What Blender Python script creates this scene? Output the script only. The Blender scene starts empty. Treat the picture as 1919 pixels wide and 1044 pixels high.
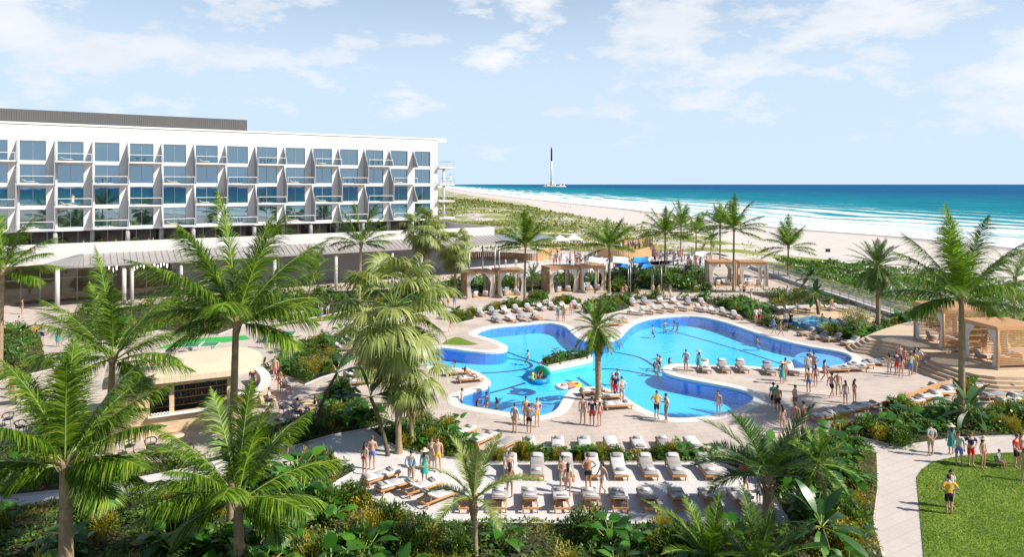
import bpy, bmesh, math, random
import numpy as np
from mathutils import Vector, Matrix, noise
from mathutils.geometry import tessellate_polygon
R = math.radians
scene = bpy.context.scene
COL = scene.collection
rng = np.random.default_rng(7)
random.seed(5)
CAMZ = 15.0; F = 1280.0; HY = 345.0; CX = 960.0

def P(x, y, z=0.0):
    """photo point on the level z -> world point"""
    Y = F*(CAMZ-z)/(y-HY)
    return Vector(((x-CX)*Y/F, Y, z))

# ------------------------------------------------------------------ tagging / linking
def tag(o, label=None, cat=None, group=None, kind=None):
    if label: o['label'] = label
    if cat: o['category'] = cat
    if group: o['group'] = group
    if kind: o['kind'] = kind
    return o
def empty(name, loc=(0,0,0), rz=0.0, sc=1.0):
    o = bpy.data.objects.new(name, None); COL.objects.link(o)
    o.location = loc; o.rotation_euler = (0,0,rz); o.scale = (sc,sc,sc)
    o.empty_display_size = .2
    return o
def link_mesh(name, me, parent=None, mats=None):
    o = bpy.data.objects.new(name, me); COL.objects.link(o)
    if mats and not me.materials:
        for m in mats: me.materials.append(m)
    if parent: o.parent = parent
    return o
def kids(o): return [c for c in o.children]
def dup(o, loc=None, rz=None, sc=None, parent=None):
    c = o.copy(); COL.objects.link(c)
    if parent: c.parent = parent
    if loc is not None: c.location = loc
    if rz is not None: c.rotation_euler = (0,0,rz)
    if sc is not None: c.scale = (sc,sc,sc) if not hasattr(sc,'__len__') else sc
    for ch in kids(o):
        dup(ch, parent=c)
    return c

# ------------------------------------------------------------------ mesh builder
class MB:
    def __init__(s): s.v=[]; s.f=[]; s.m=[]; s.sm=[]
    def add(s, vs, fs, mi=0, smooth=False):
        b=len(s.v); s.v += [tuple(p) for p in vs]
        for f in fs: s.f.append(tuple(b+i for i in f)); s.m.append(mi); s.sm.append(smooth)
        return s
    def box(s, x0,y0,z0,x1,y1,z1, mi=0, M=None):
        vs=[Vector(p) for p in ((x0,y0,z0),(x1,y0,z0),(x1,y1,z0),(x0,y1,z0),(x0,y0,z1),(x1,y0,z1),(x1,y1,z1),(x0,y1,z1))]
        if M is not None: vs=[M@p for p in vs]
        return s.add(vs, ((0,3,2,1),(4,5,6,7),(0,1,5,4),(1,2,6,5),(2,3,7,6),(3,0,4,7)), mi)
    def cbox(s, c, d, mi=0, M=None, b=0.0):
        x,y,z=c; a,e,h=d[0]/2,d[1]/2,d[2]/2
        if b<=0: return s.box(x-a,y-e,z-h,x+a,y+e,z+h,mi,M)
        # chamfered box: stacked rings
        def ring(ix,zz):
            xa,ya=a-ix,e-ix; c2=min(b,xa*.9,ya*.9)
            return [(x-xa+c2,y-ya,zz),(x+xa-c2,y-ya,zz),(x+xa,y-ya+c2,zz),(x+xa,y+ya-c2,zz),(x+xa-c2,y+ya,zz),(x-xa+c2,y+ya,zz),(x-xa,y+ya-c2,zz),(x-xa,y-ya+c2,zz)]
        bb=min(b,h*.9)
        vs=ring(bb,z-h)+ring(0,z-h+bb)+ring(0,z+h-bb)+ring(bb,z+h)
        vs=[Vector(p) for p in vs]
        if M is not None: vs=[M@p for p in vs]
        fs=[tuple(reversed(range(8)))]
        for k in range(3):
            for i in range(8): j=(i+1)%8; fs.append((k*8+i,k*8+j,k*8+8+j,k*8+8+i))
        fs.append(tuple(range(24,32)))
        return s.add(vs,fs,mi,True)
    def beam(s, p, q, w, h, mi=0, up=(0,0,1)):
        p=Vector(p); q=Vector(q); d=(q-p); L=d.length
        if L<1e-6: return s
        d/=L; u=Vector(up)
        if abs(d.dot(u))>.98: u=Vector((1,0,0))
        r=d.cross(u).normalized(); u=r.cross(d).normalized()
        vs=[]
        for e in (p,q):
            for a,b in ((-1,-1),(1,-1),(1,1),(-1,1)): vs.append(e+r*(a*w/2)+u*(b*h/2))
        return s.add(vs, ((0,1,2,3),(7,6,5,4),(0,4,5,1),(1,5,6,2),(2,6,7,3),(3,7,4,0)), mi)
    def tube(s, pts, rad, n=8, mi=0, cap=True, smooth=True):
        pts=[Vector(p) for p in pts]
        if not hasattr(rad,'__len__'): rad=[rad]*len(pts)
        vs=[]; prev=None
        for i,p in enumerate(pts):
            d=(pts[min(i+1,len(pts)-1)]-pts[max(i-1,0)]).normalized()
            if prev is None:
                u=Vector((0,0,1)) if abs(d.z)<.9 else Vector((1,0,0))
            else: u=prev
            r=d.cross(u).normalized(); u=r.cross(d).normalized(); prev=u
            for k in range(n):
                a=2*math.pi*k/n; vs.append(p+(r*math.cos(a)+u*math.sin(a))*rad[i])
        fs=[]
        for i in range(len(pts)-1):
            for k in range(n):
                j=(k+1)%n; fs.append((i*n+k,i*n+j,i*n+n+j,i*n+n+k))
        if cap: fs.append(tuple(reversed(range(n)))); fs.append(tuple(range((len(pts)-1)*n,len(pts)*n)))
        return s.add(vs,fs,mi,smooth)
    def lathe(s, prof, c=(0,0,0), n=16, mi=0, sx=1, sy=1, smooth=True):
        vs=[]; c=Vector(c)
        for r,z in prof:
            for k in range(n):
                a=2*math.pi*k/n; vs.append(c+Vector((r*sx*math.cos(a),r*sy*math.sin(a),z)))
        fs=[]
        for i in range(len(prof)-1):
            for k in range(n):
                j=(k+1)%n; fs.append((i*n+k,i*n+j,i*n+n+j,i*n+n+k))
        return s.add(vs,fs,mi,smooth)
    def prism(s, poly, z0, z1, mi=0, top=True, mi_side=None):
        """poly: list of (x,y); extruded"""
        n=len(poly)
        ar=sum(poly[i][0]*poly[(i+1)%n][1]-poly[(i+1)%n][0]*poly[i][1] for i in range(n))
        if ar<0: poly=list(reversed(poly))
        tri=tessellate_polygon([[Vector((p[0],p[1],0)) for p in poly]])
        vt=[(p[0],p[1],z1) for p in poly]
        if top:
            fs=[]
            for t in tri:
                a,b,c=[Vector(vt[i]) for i in t]
                fs.append(t if (b-a).cross(c-a).z>0 else (t[0],t[2],t[1]))
            s.add(vt,fs,mi)
        vb=[(p[0],p[1],z0) for p in poly]
        s.add(vb+vt,[(i,(i+1)%n,n+(i+1)%n,n+i) for i in range(n)],mi if mi_side is None else mi_side)
        return s
    def mesh(s, name, mats):
        me=bpy.data.meshes.new(name); me.from_pydata(s.v,[],s.f)
        for m in (mats if isinstance(mats,(list,tuple)) else [mats]): me.materials.append(m)
        me.polygons.foreach_set('material_index', s.m); me.polygons.foreach_set('use_smooth', s.sm)
        me.update(); return me
    def build(s, name, mats, parent=None):
        return link_mesh(name, s.mesh(name,mats), parent)

def quad_mesh(name, V, mats, mi=None, smooth=False):
    """V: (n,4,3) array of separate quads"""
    n=len(V); me=bpy.data.meshes.new(name)
    me.vertices.add(n*4); me.vertices.foreach_set('co', np.ascontiguousarray(V,dtype=np.float32).ravel())
    me.loops.add(n*4); me.loops.foreach_set('vertex_index', np.arange(n*4,dtype=np.int32))
    me.polygons.add(n); me.polygons.foreach_set('loop_start', np.arange(0,n*4,4,dtype=np.int32))
    for m in (mats if isinstance(mats,(list,tuple)) else [mats]): me.materials.append(m)
    if mi is not None: me.polygons.foreach_set('material_index', np.ascontiguousarray(mi,dtype=np.int32))
    me.update(calc_edges=True); return me
def strip_mesh(name, S, mats, mi=None):
    """S: (n, k, 2, 3) strips of k cross-sections sharing vertices (one island per strip)"""
    n,k=S.shape[:2]; me=bpy.data.meshes.new(name)
    me.vertices.add(n*k*2); me.vertices.foreach_set('co', np.ascontiguousarray(S,dtype=np.float32).ravel())
    base=(np.arange(n)*k*2)[:,None,None]+(np.arange(k-1)*2)[None,:,None]+np.array([0,1,3,2])[None,None,:]
    me.loops.add(n*(k-1)*4); me.loops.foreach_set('vertex_index', base.ravel().astype(np.int32))
    nf=n*(k-1); me.polygons.add(nf); me.polygons.foreach_set('loop_start', np.arange(0,nf*4,4,dtype=np.int32))
    for m in (mats if isinstance(mats,(list,tuple)) else [mats]): me.materials.append(m)
    if mi is not None: me.polygons.foreach_set('material_index', np.repeat(mi,k-1).astype(np.int32))
    me.update(calc_edges=True); return me
def join_meshes(name, a, tube):
    """mesh from strip mesh a plus MB tube geometry (material offset handled by caller)"""
    bm=bmesh.new(); bm.from_mesh(a); bm.from_mesh(tube); me=bpy.data.meshes.new(name); bm.to_mesh(me); bm.free()
    for m in a.materials: me.materials.append(m)
    for m in list(tube.materials)[len(a.materials):]: me.materials.append(m)
    return me

# ------------------------------------------------------------------ materials
def newmat(name):
    m=bpy.data.materials.new(name); m.use_nodes=True
    nt=m.node_tree; nt.nodes.clear(); out=nt.nodes.new('ShaderNodeOutputMaterial')
    return m, nt, out
def N(nt, t, **kw):
    n=nt.nodes.new(t)
    for k,v in kw.items():
        if k in n.inputs: n.inputs[k].default_value=v
        else: setattr(n,k,v)
    return n
def L(nt,a,b): nt.links.new(a,b)
def ramp(nt, fac, stops, interp='LINEAR'):
    r=nt.nodes.new('ShaderNodeValToRGB'); e=r.color_ramp.elements; r.color_ramp.interpolation=interp
    while len(e)>1: e.remove(e[-1])
    e[0].position=stops[0][0]; e[0].color=c4(stops[0][1])
    for p,c in stops[1:]:
        x=e.new(p); x.color=c4(c)
    if fac is not None: L(nt,fac,r.inputs['Fac'])
    return r
def c4(c):
    if not hasattr(c,'__len__'): return (c,c,c,1)
    return tuple(c) if len(c)==4 else (c[0],c[1],c[2],1)
def mixc(nt, fac, a, b, blend='MIX'):
    m=nt.nodes.new('ShaderNodeMix'); m.data_type='RGBA'; m.blend_type=blend
    for s,v in ((0,fac),(6,a),(7,b)):
        if isinstance(v, bpy.types.NodeSocket): L(nt,v,m.inputs[s])
        else: m.inputs[s].default_value = v if s==0 else c4(v)
    return m.outputs[2]
def math_n(nt, op, a, b=None, clamp=False):
    m=nt.nodes.new('ShaderNodeMath'); m.operation=op; m.use_clamp=clamp
    for i,v in enumerate((a,b)):
        if v is None: continue
        if isinstance(v, bpy.types.NodeSocket): L(nt,v,m.inputs[i])
        else: m.inputs[i].default_value=v
    return m.outputs[0]
def nz(nt, scale, detail=4, rough=.55, vec=None, dist=0):
    n=N(nt,'ShaderNodeTexNoise',Scale=scale,Detail=detail,Roughness=rough,Distortion=dist)
    if vec is not None: L(nt,vec,n.inputs['Vector'])
    return n.outputs['Fac']
def solid(name, col, rough=.6, var=.12, scale=3.0, bump=0.0, metal=0.0, spec=.4, bscale=None, coord='Object'):
    m,nt,out=newmat(name)
    b=N(nt,'ShaderNodeBsdfPrincipled',Roughness=rough,Metallic=metal)
    b.inputs['Specular IOR Level'].default_value=spec
    tc=N(nt,'ShaderNodeTexCoord'); f=nz(nt,scale,5,.6,tc.outputs[coord])
    if max(col[:3])>.3 and min(col[:3])>.1: col=tuple(c*.82 for c in col[:3])
    lo=tuple(c*(1-var) for c in col[:3]); hi=tuple(min(1,c*(1+var)) for c in col[:3])
    r=ramp(nt,f,[(.3,lo),(.7,hi)]); L(nt,r.outputs[0],b.inputs['Base Color'])
    if bump>0:
        bp=N(nt,'ShaderNodeBump',Strength=bump,Distance=.02); L(nt,nz(nt,bscale or scale*8,3,.6,tc.outputs[coord]),bp.inputs['Height']); L(nt,bp.outputs[0],b.inputs['Normal'])
    L(nt,b.outputs[0],out.inputs[0]); return m
def wood(name, col, rough=.55, axis=0, scale=1.0):
    m,nt,out=newmat(name)
    b=N(nt,'ShaderNodeBsdfPrincipled',Roughness=rough); b.inputs['Specular IOR Level'].default_value=.3
    tc=N(nt,'ShaderNodeTexCoord'); mp=N(nt,'ShaderNodeMapping'); L(nt,tc.outputs['Object'],mp.inputs[0])
    s=[18*scale]*3; s[axis]=1.2*scale; mp.inputs['Scale'].default_value=s
    f=nz(nt,1.0,5,.65,mp.outputs[0],.6)
    r=ramp(nt,f,[(.25,tuple(c*.62 for c in col)),(.5,col),(.8,tuple(min(1,c*1.25) for c in col))])
    L(nt,r.outputs[0],b.inputs['Base Color']); L(nt,b.outputs[0],out.inputs[0]); return m
def leafmat(name, cols, trans=.35, rough=.45, gloss=.10):
    m,nt,out=newmat(name)
    g=N(nt,'ShaderNodeNewGeometry'); r=ramp(nt,g.outputs['Random Per Island'],[(i/(max(1,len(cols)-1)),c) for i,c in enumerate(cols)])
    tc=N(nt,'ShaderNodeTexCoord'); f=nz(nt,.9,2,.5,tc.outputs['Object'])
    c=mixc(nt,1.0,r.outputs[0],ramp(nt,f,[(.3,(.72,.75,.7)),(.7,(1.25,1.2,1.1))]).outputs[0],'MULTIPLY')
    b=N(nt,'ShaderNodeBsdfPrincipled',Roughness=rough); b.inputs['Specular IOR Level'].default_value=gloss*5
    L(nt,c,b.inputs['Base Color'])
    t=N(nt,'ShaderNodeBsdfTranslucent'); tcol=mixc(nt,1.0,c,(1.35,1.5,.5),'MULTIPLY'); L(nt,tcol,t.inputs['Color'])
    mx=N(nt,'ShaderNodeMixShader'); mx.inputs[0].default_value=trans
    L(nt,b.outputs[0],mx.inputs[1]); L(nt,t.outputs[0],mx.inputs[2]); L(nt,mx.outputs[0],out.inputs[0])
    return m
M={}
M['white']=solid('white_render',(.78,.765,.745),.7,.05,.25)
M['white_trim']=solid('white_trim',(.78,.77,.75),.55,.02,1)
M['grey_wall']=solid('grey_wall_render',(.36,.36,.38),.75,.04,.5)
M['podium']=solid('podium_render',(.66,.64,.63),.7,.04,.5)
M['concrete']=solid('pale_concrete',(.60,.58,.56),.8,.06,1.2,.3)
M['steel']=solid('grey_steel',(.42,.43,.44),.35,.05,3,metal=.6)
M['darksteel']=solid('dark_steel',(.04,.04,.045),.4,.1,3)
M['wood']=wood('cedar_timber',(.54,.31,.155))
M['woodx']=wood('cedar_timber_upright',(.54,.32,.16),axis=2)
M['teak']=wood('teak_frame',(.52,.27,.11),axis=1)
M['deckwood']=wood('deck_timber',(.52,.40,.28),axis=0,scale=.5)
M['palewood']=wood('pale_curved_timber',(.56,.41,.26),axis=0,scale=.4)
M['greywood']=wood('weathered_boardwalk',(.46,.43,.41),axis=0,scale=.6)
M['mat_white']=solid('white_cushion_fabric',(.68,.67,.67),.9,.03,6,.3)
M['mat_grey']=solid('light_grey_cushion_fabric',(.38,.36,.35),.9,.04,6,.3)
M['mat_dark']=solid('charcoal_towel_fabric',(.055,.055,.06),.95,.1,20,.3)
M['mat_stripe']=solid('slate_towel_fabric',(.25,.27,.30),.95,.1,20,.3)
M['curtain']=solid('white_curtain_fabric',(.80,.79,.78),.9,.03,2)
M['trunk']=solid('palm_trunk_bark',(.34,.25,.155),.9,.3,4,.8,bscale=14)
M['darktrunk']=solid('dark_stem_bark',(.10,.075,.05),.9,.3,6,.8)
M['soil']=solid('planting_soil',(.045,.042,.02),1,.4,3,.5)
M['coco']=leafmat('coconut_frond_leaf',[(.024,.070,.004),(.062,.142,.007),(.125,.222,.012),(.25,.33,.03)],.33)
M['cocofar']=leafmat('coconut_frond_leaf_pale',[(.06,.12,.018),(.10,.18,.03),(.17,.26,.06)],.32)
M['rachis']=solid('frond_rib',(.22,.30,.06),.5,.15,4)
M['phoenix']=leafmat('date_palm_leaf',[(.025,.065,.012),(.05,.11,.02),(.10,.17,.03)],.25,.4)
M['fan']=leafmat('fan_palm_leaf',[(.13,.17,.045),(.23,.28,.08),(.38,.42,.17)],.30)
M['fandead']=leafmat('fan_palm_dead_skirt',[(.16,.12,.04),(.26,.22,.08),(.30,.28,.10)],.25,.7)
M['broad']=leafmat('elephant_ear_leaf',[(.016,.075,.006),(.038,.145,.010),(.085,.24,.020)],.30,.35,.12)
M['cover']=leafmat('ground_cover_leaf',[(.018,.048,.006),(.042,.095,.010),(.085,.16,.020),(.16,.23,.04)],.3)
M['yellow']=leafmat('golden_shrub_leaf',[(.11,.13,.010),(.26,.24,.02),(.46,.35,.03)],.3)
M['dune']=leafmat('dune_scrub_leaf',[(.09,.13,.02),(.17,.21,.04),(.30,.29,.10)],.25)
M['seagrape']=leafmat('sea_grape_leaf',[(.035,.085,.010),(.075,.155,.018),(.16,.26,.04)],.3)
M['banana']=leafmat('bird_of_paradise_leaf',[(.015,.045,.012),(.03,.085,.02),(.05,.13,.03)],.2,.35,.14)
M['hair_dark']=solid('dark_hair',(.02,.014,.01),.6,.2,10)
M['hair_brown']=solid('brown_hair',(.09,.05,.025),.6,.2,10)
M['straw']=solid('straw_hat_weave',(.62,.52,.36),.9,.15,20)
M['eye']=solid('eye_dark',(.03,.02,.02),.3,.05,5)
M['lips']=solid('lips',(.42,.14,.11),.5,.05,5)
SK=[solid('skin_fair',(.62,.38,.27),.5,.05,6),solid('skin_tan',(.48,.26,.16),.5,.05,6),solid('skin_brown',(.26,.13,.075),.5,.05,6)]
CL={k:solid('cloth_'+k,c,.85,.06,8,.2) for k,c in dict(white=(.80,.80,.78),teal=(.03,.34,.33),yellow=(.72,.42,.02),red=(.62,.03,.03),navy=(.025,.03,.10),
    blue=(.10,.20,.52),lightblue=(.42,.52,.62),khaki=(.50,.40,.27),black=(.018,.018,.02),mint=(.50,.64,.54),grey=(.25,.25,.27),orange=(.75,.22,.04),purple=(.14,.07,.33),
    pink=(.75,.22,.30),olive=(.30,.28,.08),brown=(.22,.12,.07),cream=(.68,.60,.45)).items()}
M['plastic_red']=solid('red_plastic',(.6,.03,.03),.3,.03,3)

def brickmat(name, c1, c2, mortar, bw, bh, ms=.008, rough=.75, rot=0.0, stain=.12):
    c1=tuple(c*.80 for c in c1); c2=tuple(c*.80 for c in c2); mortar=tuple(c*.74 for c in mortar)
    m,nt,out=newmat(name); b=N(nt,'ShaderNodeBsdfPrincipled',Roughness=rough); b.inputs['Specular IOR Level'].default_value=.25
    tc=N(nt,'ShaderNodeTexCoord'); mp=N(nt,'ShaderNodeMapping'); mp.inputs['Rotation'].default_value=(0,0,rot); L(nt,tc.outputs['Object'],mp.inputs[0])
    br=N(nt,'ShaderNodeTexBrick'); L(nt,mp.outputs[0],br.inputs['Vector'])
    br.inputs['Color1'].default_value=c4(c1); br.inputs['Color2'].default_value=c4(c2); br.inputs['Mortar'].default_value=c4(mortar)
    br.inputs['Scale'].default_value=1; br.inputs['Brick Width'].default_value=bw; br.inputs['Row Height'].default_value=bh; br.inputs['Mortar Size'].default_value=ms
    br.inputs['Mortar Smooth'].default_value=.3
    f=nz(nt,.35,6,.65,tc.outputs['Object']); f2=nz(nt,6,4,.6,tc.outputs['Object'])
    c=mixc(nt,1.0,br.outputs[0],ramp(nt,f,[(.3,(1-stain,)*3),(.7,(1+stain*.6,)*3)]).outputs[0],'MULTIPLY')
    c=mixc(nt,1.0,c,ramp(nt,f2,[(.3,(.95,)*3),(.7,(1.04,)*3)]).outputs[0],'MULTIPLY')
    L(nt,c,b.inputs['Base Color']); L(nt,b.outputs[0],out.inputs[0]); return m
M['paving']=brickmat('pool_deck_pavers',(.64,.54,.47),(.59,.50,.44),(.44,.37,.32),1.25,.62,.016,rot=R(-12),stain=.20)
M['whitepave']=brickmat('pale_concrete_pavers',(.70,.68,.67),(.66,.64,.63),(.52,.50,.49),1.0,1.0,.010,rot=R(8),stain=.06)
M['pathpave']=brickmat('garden_path_slabs',(.62,.55,.51),(.59,.53,.49),(.48,.42,.39),1.3,.65,.012,rot=R(-30),stain=.08)
def grassmat():
    m,nt,out=newmat('mown_grass'); b=N(nt,'ShaderNodeBsdfPrincipled',Roughness=.9); b.inputs['Specular IOR Level'].default_value=.15
    tc=N(nt,'ShaderNodeTexCoord'); f=nz(nt,12,6,.75,tc.outputs['Object']); g=nz(nt,.5,3,.5,tc.outputs['Object'])
    c=ramp(nt,f,[(.3,(.095,.155,.018)),(.5,(.135,.215,.026)),(.72,(.18,.265,.04))]).outputs[0]
    c=mixc(nt,1.0,c,ramp(nt,g,[(.35,(.74,.80,.7)),(.65,(1.22,1.12,1.15))]).outputs[0],'MULTIPLY')
    L(nt,c,b.inputs['Base Color']); bp=N(nt,'ShaderNodeBump',Strength=.7,Distance=.05); L(nt,f,bp.inputs['Height']); L(nt,bp.outputs[0],b.inputs['Normal'])
    L(nt,b.outputs[0],out.inputs[0]); return m
M['grass']=grassmat()
def glassmat(name, tint=(.55,.70,.80), base=(.01,.035,.045), fac=.45):
    m,nt,out=newmat(name)
    d=N(nt,'ShaderNodeBsdfPrincipled',Roughness=.1); d.inputs['Base Color'].default_value=c4(base)
    g=N(nt,'ShaderNodeBsdfGlossy',Roughness=.015); g.inputs['Color'].default_value=c4(tint)
    tc=N(nt,'ShaderNodeTexCoord'); bp=N(nt,'ShaderNodeBump',Strength=.05,Distance=.05); L(nt,nz(nt,.4,2,.5,tc.outputs['Object']),bp.inputs['Height']); L(nt,bp.outputs[0],g.inputs['Normal'])
    mx=N(nt,'ShaderNodeMixShader'); lw=N(nt,'ShaderNodeLayerWeight',Blend=.25)
    f=math_n(nt,'MULTIPLY',lw.outputs['Fresnel'],.6); f=math_n(nt,'ADD',f,fac,True); L(nt,f,mx.inputs[0])
    L(nt,d.outputs[0],mx.inputs[1]); L(nt,g.outputs[0],mx.inputs[2]); L(nt,mx.outputs[0],out.inputs[0]); return m
M['glass']=glassmat('window_glass')
def clearglass(name, op=.12, tint=(.85,.93,.95)):
    m,nt,out=newmat(name); t=N(nt,'ShaderNodeBsdfTransparent'); t.inputs[0].default_value=c4(tint)
    g=N(nt,'ShaderNodeBsdfGlossy',Roughness=.03); lw=N(nt,'ShaderNodeLayerWeight',Blend=.5)
    f=math_n(nt,'MULTIPLY',math_n(nt,'POWER',lw.outputs['Facing'],4.0),.6); f=math_n(nt,'ADD',f,op,True)
    mx=N(nt,'ShaderNodeMixShader'); L(nt,f,mx.inputs[0]); L(nt,t.outputs[0],mx.inputs[1]); L(nt,g.outputs[0],mx.inputs[2]); L(nt,mx.outputs[0],out.inputs[0]); return m
M['clear']=clearglass('clear_balustrade_glass',.04,(.90,.95,.96))
M['shopglass']=clearglass('lobby_glass',.06,(.8,.82,.8))
def watermat():
    m,nt,out=newmat('pool_water'); t=N(nt,'ShaderNodeBsdfTransparent'); t.inputs[0].default_value=(.74,.97,1,1)
    g=N(nt,'ShaderNodeBsdfGlossy',Roughness=.02); lw=N(nt,'ShaderNodeLayerWeight',Blend=.5)
    tc=N(nt,'ShaderNodeTexCoord'); n1=nz(nt,1.1,3,.5,tc.outputs['Object'],1.0)
    bp=N(nt,'ShaderNodeBump',Strength=.30,Distance=.08); L(nt,n1,bp.inputs['Height']); L(nt,bp.outputs[0],g.inputs['Normal'])
    ff=math_n(nt,'ADD',math_n(nt,'MULTIPLY',math_n(nt,'POWER',lw.outputs['Facing'],4.0),.55),.02,True)
    mx=N(nt,'ShaderNodeMixShader'); L(nt,ff,mx.inputs[0]); L(nt,t.outputs[0],mx.inputs[1]); L(nt,g.outputs[0],mx.inputs[2]); L(nt,mx.outputs[0],out.inputs[0]); return m
M['water']=watermat()
M['poolfloor']=solid('pool_floor_plaster',(.085,.55,.90),.6,.05,.35)
M['poolwall']=brickmat('pool_wall_tiles',(.015,.34,.98),(.010,.28,.88),(.05,.40,.95),.15,.15,.006,.3,stain=.05)
M['poolshade']=solid('pool_shade_blue',(.09,.38,.82),.6,.04,.4)  # darker blue: shade and reflections put into the pool floor colour
M['lane']=solid('lane_line_tiles',(.015,.07,.14),.5,.05,2)
M['coping']=solid('white_pool_coping',(.74,.71,.67),.6,.03,1.5)

# ------------------------------------------------------------------ camera, sun, sky
cam=bpy.data.cameras.new('camera'); co=bpy.data.objects.new('camera',cam); COL.objects.link(co); scene.camera=co
co.location=(0,0,CAMZ); co.rotation_euler=(R(90),0,0); cam.sensor_width=36; cam.lens=36*F/1919; cam.shift_y=-(522-HY)/1919; cam.clip_end=60000; cam.clip_start=.3
SAZ=R(-18); SEL=R(41)
sd=Vector((math.cos(SAZ)*math.cos(SEL),math.sin(SAZ)*math.cos(SEL),math.sin(SEL)))
sl=bpy.data.lights.new('sun','SUN'); so=bpy.data.objects.new('sun',sl); COL.objects.link(so)
sl.energy=5.0; sl.angle=R(.55); sl.color=(1,.935,.84); so.rotation_euler=sd.to_track_quat('Z','Y').to_euler(); so.location=(60,-30,80)
w=bpy.data.worlds.new('World'); scene.world=w; w.use_nodes=True; nt=w.node_tree; nt.nodes.clear()
out=N(nt,'ShaderNodeOutputWorld'); bg=N(nt,'ShaderNodeBackground'); L(nt,bg.outputs[0],out.inputs[0]); bg.inputs[1].default_value=.080
sky=N(nt,'ShaderNodeTexSky'); sky.sky_type='NISHITA'; sky.sun_disc=False; sky.sun_elevation=SEL; sky.sun_rotation=R(90)-SAZ
sky.air_density=1.0; sky.dust_density=.6; sky.ozone_density=1.5
tc=N(nt,'ShaderNodeTexCoord'); sep=N(nt,'ShaderNodeSeparateXYZ'); L(nt,tc.outputs['Generated'],sep.inputs[0])
zz=math_n(nt,'MAXIMUM',sep.outputs[2],0.0); zd=math_n(nt,'ADD',zz,.42)
px=math_n(nt,'DIVIDE',sep.outputs[0],zd); py=math_n(nt,'DIVIDE',sep.outputs[1],zd)
cmb=N(nt,'ShaderNodeCombineXYZ'); L(nt,px,cmb.inputs[0]); L(nt,py,cmb.inputs[1]); L(nt,math_n(nt,'MULTIPLY',sep.outputs[2],3.0),cmb.inputs[2])
n1=nz(nt,4.6,10,.60,cmb.outputs[0],.1); n2=nz(nt,.9,2,.5,cmb.outputs[0])
cl=math_n(nt,'ADD',math_n(nt,'MULTIPLY',n1,.72),math_n(nt,'MULTIPLY',n2,.36))
cov=ramp(nt,math_n(nt,'ADD',math_n(nt,'MULTIPLY',sep.outputs[0],.5),.5),[(.2,(.60,)*3),(.30,(.47,)*3),(.37,(.36,)*3),(.56,(.34,)*3),(.62,(.50,)*3),(.69,(.40,)*3),(.8,(.50,)*3)])
cl=math_n(nt,'ADD',cl,math_n(nt,'MULTIPLY',math_n(nt,'SUBTRACT',cov.outputs[0],.5),.5))
hz=ramp(nt,sep.outputs[2],[(.0,(.0,)*3),(.09,(.8,)*3),(.30,(1,)*3),(.42,(.12,)*3)])
cm=ramp(nt,cl,[(.53,(0,)*3),(.57,(.55,)*3),(.63,(1,)*3)])
cf=math_n(nt,'MULTIPLY',cm.outputs[0],hz.outputs[0]); cf=math_n(nt,'MULTIPLY',cf,.92)
shade=ramp(nt,nz(nt,2.2,5,.6,cmb.outputs[0]),[(.35,(6.6,6.9,7.5)),(.65,(8.3,8.2,8.3))])
skyc=mixc(nt,1.0,sky.outputs[0],(1.0,1.0,1.0),'MULTIPLY')
hs=ramp(nt,sep.outputs[2],[(0,(.97,)*3),(.16,(.88,)*3),(.27,(.50,)*3),(.38,(0,)*3)])
pale=mixc(nt,hs.outputs[0],skyc,(5.5,6.9,8.5))
fin=mixc(nt,cf,pale,shade.outputs[0]); L(nt,fin,bg.inputs[0])
scene.render.engine='CYCLES'
scene.view_settings.view_transform='Standard'; scene.view_settings.look='None'; scene.view_settings.exposure=.62; scene.view_settings.gamma=1
scene.cycles.max_bounces=8; scene.cycles.transparent_max_bounces=16
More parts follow.
